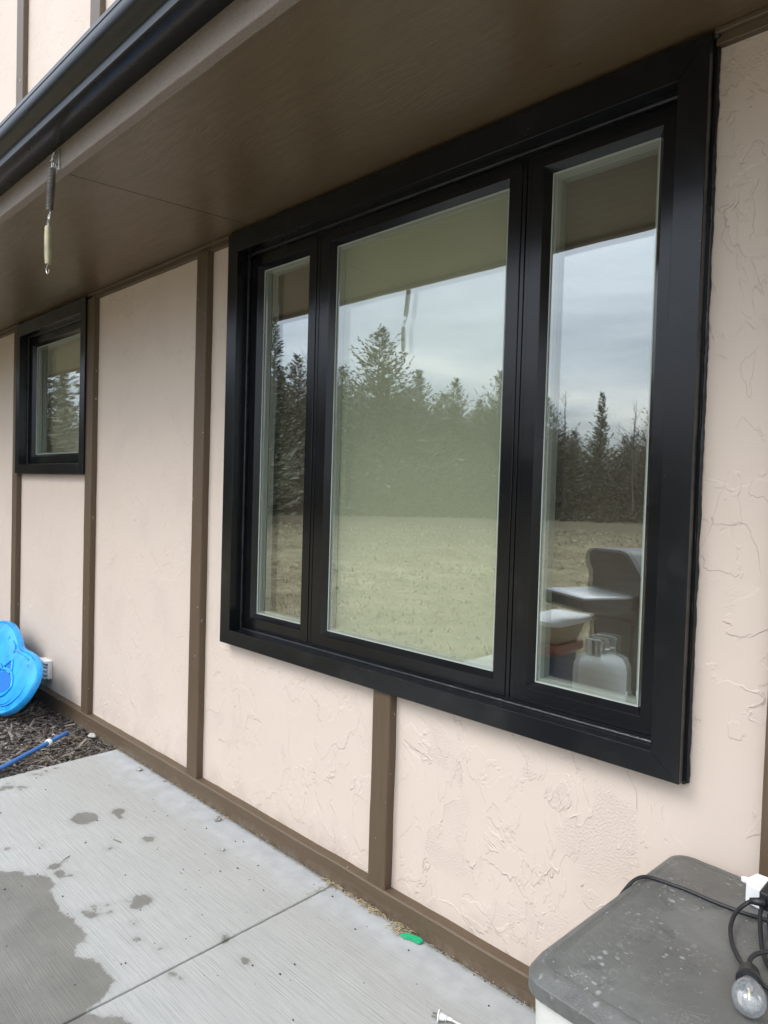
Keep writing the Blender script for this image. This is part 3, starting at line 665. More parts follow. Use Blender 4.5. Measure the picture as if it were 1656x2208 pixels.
tag(link('dry_grass', bm, STRAW, smooth=True), kind='stuff')
bm = bmesh.new()
for i in range(240):
    x, y = (rnd.uniform(-3.7, -.6), rnd.uniform(-1.1, -.05)) if i < 190 else (rnd.uniform(-2.0, -.8), rnd.gauss(-.052, .006))
    if y > -.043: y = -.046
    r = rnd.choice((.0012, .0016, .0022, .003)) if i < 190 else rnd.uniform(.001, .003)
    b = bmesh.new(); bmesh.ops.create_icosphere(b, subdivisions=1, radius=r); merge(bm, b, 0, Matrix.Translation((x, y, r * .5)) @ Matrix.Diagonal((rnd.uniform(.6, 2), rnd.uniform(.6, 1.3), .7, 1)))
tag(link('grit', bm, CHIP), kind='stuff')

def rock(name, x, y, r, sx, label, seed):
    bm = bmesh.new(); bmesh.ops.create_icosphere(bm, subdivisions=3, radius=r)
    for v in bm.verts:
        v.co *= 1 + noise.noise(v.co / r * 1.1 + Vector((seed, 0, 0))) * .5; v.co.x *= sx; v.co.z *= .6
        q = v.co.copy(); q = q - Vector((0, 0, 0)); v.co = Vector((round(q.x / r * 3.5) / 3.5 * r * .5 + q.x * .5, q.y, q.z))
    zmin = min(v.co.z for v in bm.verts)
    bmesh.ops.translate(bm, verts=bm.verts, vec=(x, y, -zmin - .001)); tag(link(name, bm, STONE), label, 'stone')
rock('pebble', -3.393, -.095, .013, 1.5, 'pale flat chip of stone on the patio, farthest pebble along the wall', 1.)
rock('pebble', -2.645, -.093, .016, .9, 'grey rough pebble on the patio halfway along the wall', 5.)
rock('pebble', -2.407, -.215, .007, 1., 'tiny dark pebble on the patio out from the wall, nearest of the pebbles', 9.)
rock('pebble', -4.02, -.075, .020, 1.3, 'small pale stone lying in the mulch against the base board', 13.)
def twig(p0, p1, label):
    bm = bmesh.new(); a, b = Vector((*p0, .003)), Vector((*p1, .003)); m = (a + b) / 2 + Vector((.004, -.003, .004))
    tube(bm, [a, m, b], .0017, 6, radii=[.0009, .0018, .0014]); tag(link('twig', bm, TWIG, smooth=True), label, 'twig', 'twigs on the patio')
twig((-2.745, -.741), (-2.777, -.690), 'thin twig lying beside the edge of the large wet patch')
twig((-2.790, -.507), (-2.740, -.493), 'short dark twig on dry concrete between two wet spots')
twig((-3.185, -.075), (-3.165, -.060), 'tiny twig on the concrete close to the base board')

# green plastic scrap
bm = bmesh.new()
pts = [(-1.528, -.090), (-1.517, -.072), (-1.503, -.062), (-1.478, -.056), (-1.462, -.052), (-1.449, -.060), (-1.452, -.074), (-1.462, -.078), (-1.480, -.076), (-1.498, -.086), (-1.515, -.088)]
prism_xy(bm, pts, .003, .011); bmesh.ops.bevel(bm, geom=bm.edges[:], offset=.0015, segments=2, affect='EDGES')
tag(link('plastic_scrap', bm, GREENP, smooth=40.0), 'small bright green piece of plastic on the patio against the base board', 'plastic piece')

# white plug end on patio
plug = empty('power_plug', (-1.193, -.277, 0), 'white two prong plug and cord lying loose on the patio', 'plug')
d = Vector((.072, .034, 0)).normalized(); sdv = Vector((-d.y, d.x, 0)); o = Vector((-1.200, -.281, .014))
bm = bmesh.new(); lathe(bm, [(0, 0), (.017, 0), (.017, .003), (.010, .004), (.009, .016), (.006, .020), (.0085, .023), (.005, .026), (.0045, .040), (0, .041)], o, d, 20)
link('plug_body', bm, WHITEP, plug, smooth=35.0)
for sg in (-1, 1):
    bm = bmesh.new(); b = bmesh.new(); bmesh.ops.create_cube(b, size=1); Mx = Matrix.Translation(o - d * .009 + sdv * .0063 * sg) @ Matrix(((d.x, sdv.x, 0, 0), (d.y, sdv.y, 0, 0), (0, 0, 1, 0), (0, 0, 0, 1))) @ Matrix.Diagonal((.018, .0016, .0065, 1)); merge(bm, b, 0, Mx)
    link('prong', bm, STEEL, plug)
bm = bmesh.new(); tube(bm, spline([o + d * .035, o + d * .07 + Vector((0, 0, -.008)), o + d * .12 + Vector((.01, .004, -.0115)), o + d * .2 + Vector((.06, -.02, -.0115)), Vector((-.86, -.34, .0025)), Vector((-.76, -.5, .0025))], 8), .0028, 8); link('cord', bm, WHITEP, plug, smooth=True)

# blue pole on mulch with white collar
pole = empty('pole', (-4.114, -.185, 0), 'blue pole with a white collar lying on the mulch and over the patio edge', 'pole')
a = Vector((-4.117, -.180, .026)); b = Vector((-3.62, -.946, .018)); dd = (b - a).normalized()
bm = bmesh.new(); tube(bm, [a + (b - a) * t for t in (0, .02, .2, .4, .6, .8, 1)], .0125, 16, radii=[.0115, .0125] + [.0125] * 5); link('shaft', bm, BLUEPOLE, pole, smooth=35.0)
bm = bmesh.new(); lathe(bm, [(.0127, -.011), (.019, -.011), (.021, -.006), (.021, .006), (.019, .012), (.0127, .012)], a + dd * .165, dd, 24); link('collar', bm, WHITEP, pole, smooth=35.0)

# ------------------------------------------------------------------ blue rocker toy leaning on the wall
toy = empty('rocker_toy', (-5.1, -.3, -.03), 'blue moulded plastic toy leaning against the wall on the mulch', 'toy')
TU = Vector((0, .52, 1)).normalized(); TN = Vector((0, -1, .52)).normalized(); TO = Vector((-4.9, -.36, 0))
def TP(x, v, h): return TO + Vector((x + 4.9, 0, 0)) + TU * v + TN * h
out = [(-5.30, .549), (-5.22, .543), (-5.14, .528), (-5.05, .502), (-4.964, .469), (-4.90, .438), (-4.83, .432), (-4.74, .434), (-4.649, .428), (-4.58, .415), (-4.52, .392), (-4.470, .360), (-4.438, .322), (-4.425, .276), (-4.430, .225), (-4.455, .165), (-4.505, .105), (-4.58, .055), (-4.68, .018), (-4.80, .000), (-4.93, -.008)]
AX = -5.30
outl = [(x, v) for x, v in out]; full = outl + [(-4.93 - (x + 4.93) - .75, v) for x, v in reversed(outl)]
full = [(x, v) for x, v in full]
cxx = sum(p[0] for p in full) / len(full); cvv = .25
def shrink(s, pts): 
    res = []
    n = len(pts)
    for k in range(n):
        a, b = Vector(pts[k - 1]), Vector(pts[(k + 1) % n]); t = (b - a).normalized(); nrm = Vector((t.y, -t.x)) 
        c = Vector(pts[k]); 
        if (Vector((cxx, cvv)) - c).dot(nrm) < 0: nrm = -nrm
        res.append(tuple(c + nrm * s))
    return res
def smooth_poly(pts, it=2):
    for _ in range(it):
        n = len(pts); q = []
        for k in range(n):
            a, b = Vector(pts[k]), Vector(pts[(k + 1) % n]); q += [tuple(a * .75 + b * .25), tuple(a * .25 + b * .75)]
        pts = q
    return pts
full = smooth_poly(full, 1)
levels = [(0, 0.0), (-.0, .012), (.004, .030), (.010, .036), (.018, .034), (.024, .030), (.050, .036), (.090, .044)]
bm = bmesh.new(); rings = []
for s_, h in levels: rings.append([bm.verts.new(TP(x, v, h)) for x, v in shrink(s_, full)])
for a_, b_ in zip(rings, rings[1:]):
    n = len(a_)
    for k in range(n): bm.faces.new((a_[k], a_[(k + 1) % n], b_[(k + 1) % n], b_[k]))
bm.faces.new(rings[0]); bm.faces.new(rings[-1]); bmesh.ops.triangulate(bm, faces=[f for f in bm.faces if len(f.verts) > 4]); bmesh.ops.recalc_face_normals(bm, faces=bm.faces[:])
link('body', bm, BLUEP, toy, smooth=45.0)
def rail(bm, pts, r, h=.044): tube(bm, spline([TP(x, v, h) for x, v in pts], 6), r, 8)
DBLUE = simple('blue_recess_plastic', (.012, .16, .56), .4)
def panel(name, pts, h0, h1, mat, lab=None):
    bm = bmesh.new(); p = smooth_poly(pts, 1); A = [bm.verts.new(TP(x, v, h0)) for x, v in p]; B = [bm.verts.new(TP(x, v, h1)) for x, v in p]; n = len(p)
    for k in range(n): bm.faces.new((A[k], A[(k + 1) % n], B[(k + 1) % n], B[k]))
    bm.faces.new(B); bm.faces.new(A[::-1]); bmesh.ops.recalc_face_normals(bm, faces=bm.faces[:]); link(name, bm, mat, toy, label=lab)
panel('recess', [(-4.943, .255), (-4.79, .262), (-4.70, .205), (-4.755, .150), (-4.88, .105), (-5.02, .12), (-5.03, .17)], .0445, .047, DBLUE)
panel('recess', [(-4.918, .286), (-4.865, .325), (-4.812, .282)], .0445, .047, DBLUE)
panel('recess', [(-5.20, .285), (-5.10, .290), (-5.04, .270), (-5.08, .20), (-5.2, .18)], .0445, .047, DBLUE)
bm = bmesh.new()
rail(bm, [(-4.95, .262), (-4.80, .275), (-4.685, .213), (-4.70, .165), (-4.75, .125), (-4.88, .085), (-5.0, .09)], .009, .048)
rail(bm, [(-4.93, .285), (-4.865, .338), (-4.795, .280)], .008, .048); rail(bm, [(-4.96, .275), (-5.02, .19), (-5.1, .12)], .010, .050); rail(bm, [(-4.99, .285), (-5.05, .19), (-5.12, .13)], .006, .050)
rail(bm, [(-4.93, .275), (-4.80, .262)], .008, .048)
link('handle_rim', bm, BLUEP, toy, smooth=True)
bm = bmesh.new()
for q in ([(-4.70, .07), (-4.60, .11), (-4.53, .18), (-4.51, .25)], [(-4.76, .065), (-4.66, .10), (-4.59, .16), (-4.575, .24)], [(-4.62, .36), (-4.60, .33), (-4.585, .29)], [(-5.12, .46), (-5.10, .42), (-5.02, .40), (-4.97, .36), (-4.985, .335)], [(-5.03, .445), (-4.95, .42), (-4.92, .38)], [(-4.92, .40), (-4.78, .398), (-4.66, .385)], [(-5.0, .05), (-4.88, .035), (-4.80, .045)]):
    rail(bm, q, .0035, .0415)
link('ridge', bm, BLUEP, toy, smooth=True)

# ------------------------------------------------------------------ extension springs
def helix(bm, p0, p1, R, wire, turns, taper=0.):
    p0, p1 = Vector(p0), Vector(p1); ax = (p1 - p0).normalized(); u = ax.orthogonal().normalized(); w = ax.cross(u); n = turns * 14; pts = []
    for i in range(n + 1):
        t = i / n; a = 2 * math.pi * turns * t; r = R * (1 - taper * (abs(t - .5) * 2) ** 3)
        pts.append(p0.lerp(p1, t) + (u * math.cos(a) + w * math.sin(a)) * r)
    tube(bm, pts, wire, 5)
sx, sy = -2.566, YF - .046
sp1 = empty('extension_spring', (sx, sy, 2.45), 'dark grey coil spring hanging from the hook on the fascia', 'spring', 'coil springs hanging from the eave')
bm = bmesh.new(); helix(bm, (-2.556, sy, 2.592), (-2.574, sy, 2.450), .0118, .0019, 30, .12); link('coil', bm, DSTEEL, sp1, smooth=True)
bm = bmesh.new(); tube(bm, spline([(-2.548, sy, 2.590), (-2.545, sy, 2.604), (-2.552, sy, 2.616), (-2.560, sy, 2.606), (-2.558, sy, 2.592)], 6), .0019, 6); link('hook', bm, STEEL, sp1, smooth=True)
bm = bmesh.new(); tube(bm, spline([(-2.572, sy, 2.452), (-2.568, sy, 2.436), (-2.577, sy, 2.421), (-2.586, sy, 2.430), (-2.580, sy, 2.438)], 6), .0019, 6); link('hook', bm, STEEL, sp1, smooth=True)
sp2 = empty('extension_spring', (-2.586, sy, 2.26), 'pale brass coloured coil spring hooked below the dark spring', 'spring', 'coil springs hanging from the eave')
bm = bmesh.new(); helix(bm, (-2.588, sy, 2.398), (-2.584, sy, 2.266), .0112, .0016, 40, .22); link('coil', bm, BRASS, sp2, smooth=True)
bm = bmesh.new(); tube(bm, spline([(-2.594, sy, 2.398), (-2.592, sy, 2.415), (-2.580, sy, 2.431), (-2.572, sy, 2.421), (-2.580, sy, 2.410), (-2.582, sy, 2.398)], 6), .0017, 6); link('hook', bm, STEEL, sp2, smooth=True)
bm = bmesh.new(); tube(bm, spline([(-2.578, sy, 2.266), (-2.594, sy, 2.258), (-2.597, sy, 2.245), (-2.586, sy, 2.232), (-2.574, sy, 2.236), (-2.572, sy, 2.243)], 6), .0017, 6); link('hook', bm, STEEL, sp2, smooth=True)

# ------------------------------------------------------------------ deck box
deck = empty('deck_box', (0, -.37, 0), 'grey lidded cream storage box standing on the patio against the wall', 'storage box')
def rrect(x0, x1, y0, y1, r, n=8):
    pts = []
    for cx_, cy_, a0 in ((x1 - r, y1 - r, 0), (x0 + r, y1 - r, 90), (x0 + r, y0 + r, 180), (x1 - r, y0 + r, 270)):
        for k in range(n + 1): a = math.radians(a0 + 90 * k / n); pts.append((cx_ + r * math.cos(a), cy_ + r * math.sin(a)))
    return pts
def loft(bm, levels, cap0=True, cap1=True):
    rings = []
    for x0, x1, y0, y1, r, z in levels: rings.append([bm.verts.new((x, y, z)) for x, y in rrect(x0, x1, y0, y1, r)])
    n = len(rings[0])
    for a_, b_ in zip(rings, rings[1:]):
        for k in range(n): bm.faces.new((a_[k], a_[(k + 1) % n], b_[(k + 1) % n], b_[k]))
    if cap0: bm.faces.new(rings[0][::-1])
    if cap1: bm.faces.new(rings[-1])
def lv(ins, r, z, fr=None): return (-.674 + ins, .62 - ins, -.694 + (ins if fr is None else fr), -.030 - ins, r, z)
bm = bmesh.new(); loft(bm, [lv(.002, .050, .574), lv(0, .052, .576), lv(0, .052, .6020), lv(.0015, .051, .6045, .0015), lv(.0055, .046, .6145, .024), lv(.0085, .044, .6172, .029), lv(.013, .040, .6180, .034), lv(.019, .036, .6178, .040), lv(.022, .034, .6160, .043), lv(.026, .031, .6160, .047), lv(.030, .028, .6182, .051), lv(.04, .022, .6186, .06)])
link('lid', bm, LID, deck, smooth=30.0)
bm = bmesh.new(); loft(bm, [lv(.03, .045, .0), lv(.028, .047, .02), lv(.012, .046, .545), lv(.010, .047, .5725)])
link('body', bm, BODYP, deck, smooth=30.0)
deck.rotation_euler.z = math.radians(-3.0); deck.location.y = -.402
# lid split line near the wall (hinged rear strip)
# ------------------------------------------------------------------ string light bundle on lid
sl = empty('string_light', (-.38, -.3, .618), 'black string light cord with a clear bulb coiled on the grey box lid', 'string light')
LZ = .6185
def cord(pts, r=.0042, n=8):
    tube(bm, spline(pts, n), r, 10)
bm = bmesh.new()
cord([(-.690, -.47, .30), (-.684, -.41, .46), (-.676, -.33, .575), (-.668, -.275, .612), (-.655, -.243, .6265), (-.636, -.222, .626), (-.600, -.211, .6235), (-.556, -.206, .623), (-.507, -.208, .623), (-.452, -.205, .623), (-.42, -.198, .623), (-.37, -.19, .624)])
cord([(-.40, -.205, .665), (-.424, -.212, .662), (-.444, -.245, .645), (-.442, -.290, .635), (-.428, -.330, .628), (-.410, -.362, .627), (-.392, -.392, .632), (-.376, -.418, .642)])
cord([(-.398, -.190, .66), (-.405, -.225, .655), (-.392, -.272, .636), (-.372, -.325, .628), (-.350, -.36, .626), (-.330, -.35, .626), (-.30, -.33, .626)])
cord([(-.392, -.188, .655), (-.388, -.230, .650), (-.372, -.275, .64), (-.355, -.305, .640), (-.34, -.32, .64), (-.31, -.30, .64)])
cord([(-.37, -.42, .645), (-.374, -.395, .650), (-.366, -.370, .652), (-.348, -.348, .652), (-.32, -.33, .645)])
cord([(-.352, -.432, .640), (-.338, -.432, .632), (-.32, -.425, .626), (-.28, -.40, .626)])
cord([(-.372, -.20, .68), (-.378, -.24, .672), (-.365, -.29, .660), (-.345, -.31, .655), (-.32, -.29, .65), (-.31, -.24, .65), (-.33, -.2, .66), (-.36, -.19, .67)])
link('cord', bm, RUBBER, sl, smooth=True)
bm = bmesh.new(); box(bm, -.414, -.33, -.212, -.150, .648, .688, .005, 2); box(bm, -.345, -.27, -.222, -.155, .640, .675, .005, 2); tube(bm, [(-.400, -.212, .668), (-.428, -.222, .664)], .008, 10, radii=[.010, .006]); link('plug', bm, RUBBER, sl)
# extra coil mass beyond the frame edge
bax = (Vector((-.334, -.545, .645)) - Vector((-.366, -.435, .645))).normalized(); bo = Vector((-.368, -.425, .6455))
bm = bmesh.new(); lathe(bm, [(0, -.004), (.013, -.002), (.017, .006), (.0185, .022), (.0215, .030), (.0225, .036), (.0215, .040), (0, .0401)], bo, bax, 24); link('socket', bm, RUBBER, sl, smooth=35.0)
gb = M('bulb_glass'); gb.t.nodes.remove(gb.b); _f = gb.n('ShaderNodeFresnel'); _f.inputs[0].default_value = 1.55
_t = gb.n('ShaderNodeBsdfTransparent'); _g = gb.n('ShaderNodeBsdfGlossy'); _g.inputs['Roughness'].default_value = .03; _d = gb.n('ShaderNodeBsdfDiffuse'); _d.inputs[0].default_value = (.8, .84, .86, 1)
_m = gb.n('ShaderNodeMixShader'); gb.l(gb.math('MULTIPLY_ADD', _f.outputs[0], 1.3, .04, clamp=True), _m.inputs[0]); gb.l(_t.outputs[0], _m.inputs[1]); gb.l(_g.outputs[0], _m.inputs[2])
_n = gb.n('ShaderNodeMixShader'); _n.inputs[0].default_value = .16; gb.l(_m.outputs[0], _n.inputs[1]); gb.l(_d.outputs[0], _n.inputs[2]); gb.l(_n.outputs[0], gb.out.inputs[0])
bm = bmesh.new(); pr = [(.013, .040), (.015, .046), (.0215, .058), (.0262, .070), (.0275, .082), (.0255, .095), (.019, .106), (.010, .1125), (0, .1145)]
lathe(bm, pr, bo, bax, 32); link('bulb', bm, gb.m, sl, smooth=True)
bm = bmesh.new(); lathe(bm, [(.006, .041), (.0065, .055), (.004, .062), (.0015, .064), (0, .065)], bo, bax, 16)
side = bax.cross(Vector((0, 0, 1))).normalized()
for k in (-1, 1): tube(bm, spline([bo + bax * .055 + side * .004 * k, bo + bax * .075 + side * .010 * k, bo + bax * .09 + side * .006 * k], 6), .0007, 6)
link('filament_stem', bm, STEEL, sl, smooth=True)
bm = bmesh.new(); tube(bm, [bo + bax * .068 + Vector((0, 0, .006)), bo + bax * .094 + Vector((0, 0, .004))], .0016, 8); link('filament', bm, simple('yellow_filament', (.85, .68, .22), .5), sl, smooth=True)
bm = bmesh.new(); tap = empty('power_adapter', (-.39, -.12, .65), 'white outlet adapter with black plugs on the grey box lid', 'adapter')
loft_pts = [(-.462, -.128), (-.455, -.152), (-.432, -.160), (-.30, -.160), (-.30, -.090), (-.452, -.090)]
prism_xy(bm, loft_pts, .6195, .664); bmesh.ops.bevel(bm, geom=bm.edges[:], offset=.003, segments=2, affect='EDGES')
lathe(bm, [(0, -.003), (.009, -.003), (.009, .003), (0, .003)], (-.468, -.113, .650), Vector((0, 0, 1)), 14); link('housing', bm, WHITEP, tap, smooth=35.0)

# ================================================================== YARD (seen in the glass)
CM = Vector((0, 1.92))
def at(az, R): a = math.radians(az); return (R * math.sin(a), CM.y - R * math.cos(a))
def conifer_mesh(seed, H, W, dens=1.0, low=.03, open_=0.):
    r = random.Random(seed); bm = bmesh.new(); nl = int(60 * dens)
    for i in range(nl):
        t = i / nl; z = H * (low + (1 - low) * t); prof = ((1 - t) ** .95) * (.85 + .15 * math.sin(t * 9 + seed)) + .025
        L = W * .5 * prof
        nb = max(3, int(7 * (1 - t) + 4))
        for k in range(nb):
            a = r.uniform(0, 2 * math.pi); l = L * r.uniform(.45, 1.1) * (1.22 if r.random() < .2 else 1.0); up = r.uniform(.15, .75) + t * .5
            if r.random() < open_: continue
            d = Vector((math.cos(a), math.sin(a), 0)); s_ = Vector((-d.y, d.x, 0)); m = max(4, int(l / .16))
            def cv(u, off=0.): return Vector((0, 0, z)) + d * l * u + Vector((0, 0, l * up * u * u - l * .12 * u + off))
            pv = None
            for u in (.25, .5, .75, 1.0):
                cu_ = (bm.verts.new(cv(u, .018 * (1.2 - u))), bm.verts.new(cv(u, -.018 * (1.2 - u))))
                if pv: bm.faces.new((pv[0], cu_[0], cu_[1], pv[1]))
                pv = cu_
            for q in range(m):
                u = (q + r.random()) / m
                p = Vector((0, 0, z)) + d * l * u + Vector((0, 0, l * up * u * u - l * .12 * u)) + s_ * r.gauss(0, .03 + .22 * l * u * (1.04 - u))
                for _ in range(2):
                    sz_ = r.uniform(.16, .40) * (1 - .45 * t) ; dd = (d * r.uniform(.3, 1) + s_ * r.uniform(-.9, .9) + Vector((0, 0, r.uniform(-.1, .9)))).normalized(); n_ = dd.cross(Vector((r.random() - .5, r.random() - .5, r.random() - .5))).normalized() * sz_ * .17
                    v = [bm.verts.new(p + n_ * .6), bm.verts.new(p - n_ * .6), bm.verts.new(p + dd * sz_ * .6 - n_), bm.verts.new(p + dd * sz_ * 1.3), bm.verts.new(p + dd * sz_ * .6 + n_)]
                    bm.faces.new(v)
    return bm
def to_mesh(bm, mat, name):
    me = bpy.data.meshes.new(name); bm.normal_update(); bm.to_mesh(me); bm.free(); me.materials.append(mat); return me
def trunk_mesh(seed, H, rb, limbs, bare=False):
    r = random.Random(seed); bm = bmesh.new(); pts = []; x = y = 0
    for i in range(7): t = i / 6; pts.append((x, y, -.25 + (H * .96 + .25) * t)); x += r.gauss(0, .05); y += r.gauss(0, .05)
    tube(bm, pts, rb, 8, radii=[rb * (1 - .93 * i / 6) for i in range(7)])
    def br(p, d, L, rad, dep):
        q = [p]; rr = [rad]; dd = d.copy()
        for i in range(4):
            dd = (dd + Vector((r.gauss(0, .16), r.gauss(0, .16), r.gauss(.05, .10)))).normalized(); q.append(q[-1] + dd * L / 4); rr.append(rad * (1 - .85 * (i + 1) / 4))
        tube(bm, q, rad, 5, caps=False, radii=rr)
        if dep > 0:
            for k in range(4 if bare else 2):
                i = r.randint(1, 3); a = Vector((r.gauss(0, 1), r.gauss(0, 1), r.gauss(.3, .6))).normalized(); br(q[i], (dd + a * .8).normalized(), L * r.uniform(.4, .65), rr[i] * .6, dep - 1)
    for k in range(limbs):
        t = r.uniform(.22 if bare else .08, .92); a = r.uniform(0, 6.28); p = Vector(pts[0]).lerp(Vector(pts[-1]), t)
        d = Vector((math.cos(a), math.sin(a), r.uniform(.4, 1.3) if bare else r.uniform(0, .5))).normalized(); L = (H * .38 if bare else H * .20) * (1 - t * .7) * r.uniform(.7, 1.2)
        br(p, d, L, rb * .32 * (1 - t * .6), 2 if bare else 1)
    return bm
kinds = []
for sd_, H, W, dn, op in ((1, 10, 11.0, 1.5, 0.), (2, 10, 10.0, 1.4, .0), (3, 10, 12.0, 1.4, .05), (4, 10, 5.2, 1.2, .0)):
    kinds.append((to_mesh(conifer_mesh(sd_, H, W, dn, .02, op), CEDAR, 'crown'), to_mesh(trunk_mesh(sd_, H, .17, 16), BARK, 'trunk')))
bare = [to_mesh(trunk_mesh(31 + k, 10, .13, 22, True), BARK, 'bare') for k in range(2)]
def tree(az, R, H, k, wide=1.0, label='', name='cedar_tree', grp='evergreen trees across the lawn'):
    x, y = at(az, R); t = empty(name, (x, y, -.15), label, 'tree', grp); s_ = H / 10
    for nm, me in zip(('crown', 'trunk'), kinds[k]):
        o = bpy.data.objects.new(nm, me); COL.objects.link(o); o.parent = t
        o.scale = (s_ * wide, s_ * wide, s_); o.rotation_euler.z = (az * 1.7 + k) % 6.28
def baretree(az, R, H, k, label):
    x, y = at(az, R); o = bpy.data.objects.new('bare_tree', bare[k]); COL.objects.link(o); o.location = (x, y, -.2); o.scale = (H / 10,) * 3; o.rotation_euler.z = az
    tag(o, label, 'tree', 'leafless trees across the lawn')
AZ = [(-44.9, 50, 13.3, 0, 1.0, 'tallest pointed evergreen reflected in the middle pane'),
      (-41.6, 51, 10.6, 1, .9, 'slim evergreen just right of the tallest one in the middle pane reflection'),
      (-47.9, 49, 10.3, 2, 1.0, 'broad evergreen at the left edge of the middle pane reflection'),
      (-38.6, 52, 10.2, 1, .9, 'pointed evergreen reflected right of centre in the middle pane'),
      (-40.0, 54, 8.6, 2, .9, 'lower evergreen filling the gap in the middle pane reflection'),
      (-36.6, 53, 8.8, 3, 1.1, 'low evergreen reflected beside the right mullion of the middle pane'),
      (-35.0, 52, 10.8, 0, .8, 'evergreen reflected at the right edge of the middle pane'),
      (-33.0, 54, 9.2, 2, 1.0, 'evergreen hidden behind the mullion between middle and right pane reflections'),
      (-31.2, 52, 8.8, 1, 1.0, 'leaning evergreen reflected at the left edge of the right pane'),
      (-27.0, 51, 9.0, 3, .85, 'narrow spruce standing alone above the hedge in the right pane reflection'),
      (-29.0, 56, 6.0, 2, 1.1, 'low rounded evergreen left of the narrow spruce in the right pane'),
      (-25.2, 56, 6.4, 2, 1.1, 'low evergreen right of the narrow spruce in the right pane'),
      (-23.0, 52, 8.3, 0, .9, 'evergreen reflected at the right edge of the right pane'),
      (-21.0, 54, 8.0, 1, 1.0, 'evergreen just past the right edge of the right pane reflection'),
      (-53.6, 48, 12.9, 3, 1.1, 'dark evergreen reflected at the left edge of the narrow left pane'),
      (-51.6, 50, 11.2, 1, 1.0, 'second dark evergreen reflected in the narrow left pane'),
      (-50.0, 52, 10.0, 2, 1.0, 'broad evergreen between the left and middle pane reflections'),
      (-55.6, 46, 10.5, 2, 1.0, 'evergreen at the far left end of the tree line past the left pane'),
      (-42.9, 55, 9.0, 2, 1.0, 'wide evergreen behind and between the two tallest in the middle pane'),
      (-66.5, 26, 4.9, 2, 1.0, 'nearest evergreen, reflected in the small window at the right'),
      (-69.3, 27, 6.2, 3, .9, 'evergreen reflected in the middle of the small window'),
      (-72.6, 25, 7.6, 1, 1.1, 'evergreen with open branches reflected at the left of the small window'),
      (-70.9, 28, 5.2, 2, 1.0, 'low evergreen between the two taller ones in the small window reflection'),
      (-62, 30, 8.0, 3, 1.2, 'evergreen standing between the small window reflection and the tree line'),
      (-58.5, 36, 9.0, 0, 1.1, 'evergreen joining the nearer trees to the tree line'),
      (-77, 30, 9.0, 2, 1.1, 'evergreen at the end of the row beyond the small window reflection')]
for az, R, H, k, wd, lab in AZ: tree(az, R, H, k, wd, lab)
r_ = random.Random(21)
for i in range(34):
    az = -58 + 45 * (i + r_.uniform(-.4, .4)) / 34; R = r_.uniform(52, 60)
    H = R * ((.165 if az < -42 else .150) if az < -33 else .105) * r_.uniform(.8, 1.15)
    tree(az, R, H, i % 3, r_.uniform(1.0, 1.4), 'evergreen of middling height closing the gaps in the tree line across the lawn', 'cedar_tree', 'evergreens filling the tree line')
baretree(-29.6, 50, 9.5, 0, 'leafless tree reflected left of the narrow spruce in the right pane')
baretree(-24.4, 49, 8.6, 1, 'leafless tree reflected right of the narrow spruce in the right pane')
baretree(-34.0, 49, 10.5, 1, 'leafless tree reflected beside the right mullion')
baretree(-50.6, 47, 11.6, 0, 'leafless tree reflected in the narrow left pane')
baretree(-68.3, 17, 2.4, 0, 'bare bush reflected low in the small window')
baretree(-70.3, 16, 2.2, 1, 'second bare bush reflected low in the small window')
# short dry grass standing on the lawn
GRASS = M('dry_grass_blades'); _r = GRASS.n('ShaderNodeNewGeometry').outputs['Random Per Island']
GRASS.p(col=GRASS.mix(_r, (.13, .115, .055), (.50, .43, .28)), rough=.9, spec=.1)
bm = bmesh.new(); r = random.Random(5)
for i in range(42000):
    az = r.uniform(-66, -16); R = 4.5 + 30 * r.random() ** 1.15; x, y = at(az, R)
    if y > -2.35 or (x > -3.8 and y > -3.95): continue
    k_ = noise.noise(Vector((x * .5, y * .5, 2)))
    if r.random() > .55 + k_: continue
    h = r.uniform(.025, .075) * (1 + R * .03); a = r.uniform(0, 6.28); w_ = h * r.uniform(.10, .25); lean = Vector((r.gauss(0, .8), r.gauss(0, .8), 1)).normalized() * h
    p = Vector((x, y, -.11)); q = Vector((math.cos(a) * w_, math.sin(a) * w_, 0))
    bm.faces.new([bm.verts.new(p - q), bm.verts.new(p + q), bm.verts.new(p + lean)])
tag(link('grass', bm, GRASS.m), kind='stuff')
# undergrowth behind the trees that reads as one mass
bm = bmesh.new(); r = random.Random(11)
for i in range(34000):
    az = r.uniform(-80, -14); R = r.uniform(54, 66) if az > -57 else r.uniform(30, 42); x, y = at(az, R); h = (R * (.085 if az < -33 else .07)) * (1 + .35 * noise.noise(Vector((az * .35, 0, 0))))
    p = Vector((x, y, -.2 + h * r.random() ** .8)); s_ = r.uniform(.2, .6); d_ = Vector((r.gauss(0, 1), r.gauss(0, 1), abs(r.gauss(0, 1)))).normalized(); n_ = d_.orthogonal().normalized() * s_ * .45
    bm.faces.new([bm.verts.new(p - n_), bm.verts.new(p + n_), bm.verts.new(p + d_ * s_)])
for i in range(16000):
    az = r.uniform(-80, -14); R0 = 44 if az > -57 else 26; R = R0 + abs(r.gauss(0, 4)); x, y = at(az, R); h = .35 + 1.3 * max(0, noise.noise(Vector((x * .25, y * .25, 3)))) + max(0, (R - R0) * .12)
    p = Vector((x, y, -.25 + h * r.random())); s_ = r.uniform(.12, .35); d_ = Vector((r.gauss(0, 1), r.gauss(0, 1), abs(r.gauss(0, 1.2)))).normalized(); n_ = d_.orthogonal().normalized() * s_ * .3
    bm.faces.new([bm.verts.new(p - n_), bm.verts.new(p + n_), bm.verts.new(p + d_ * s_)])
tag(link('woodland', bm, CEDAR), kind='stuff')

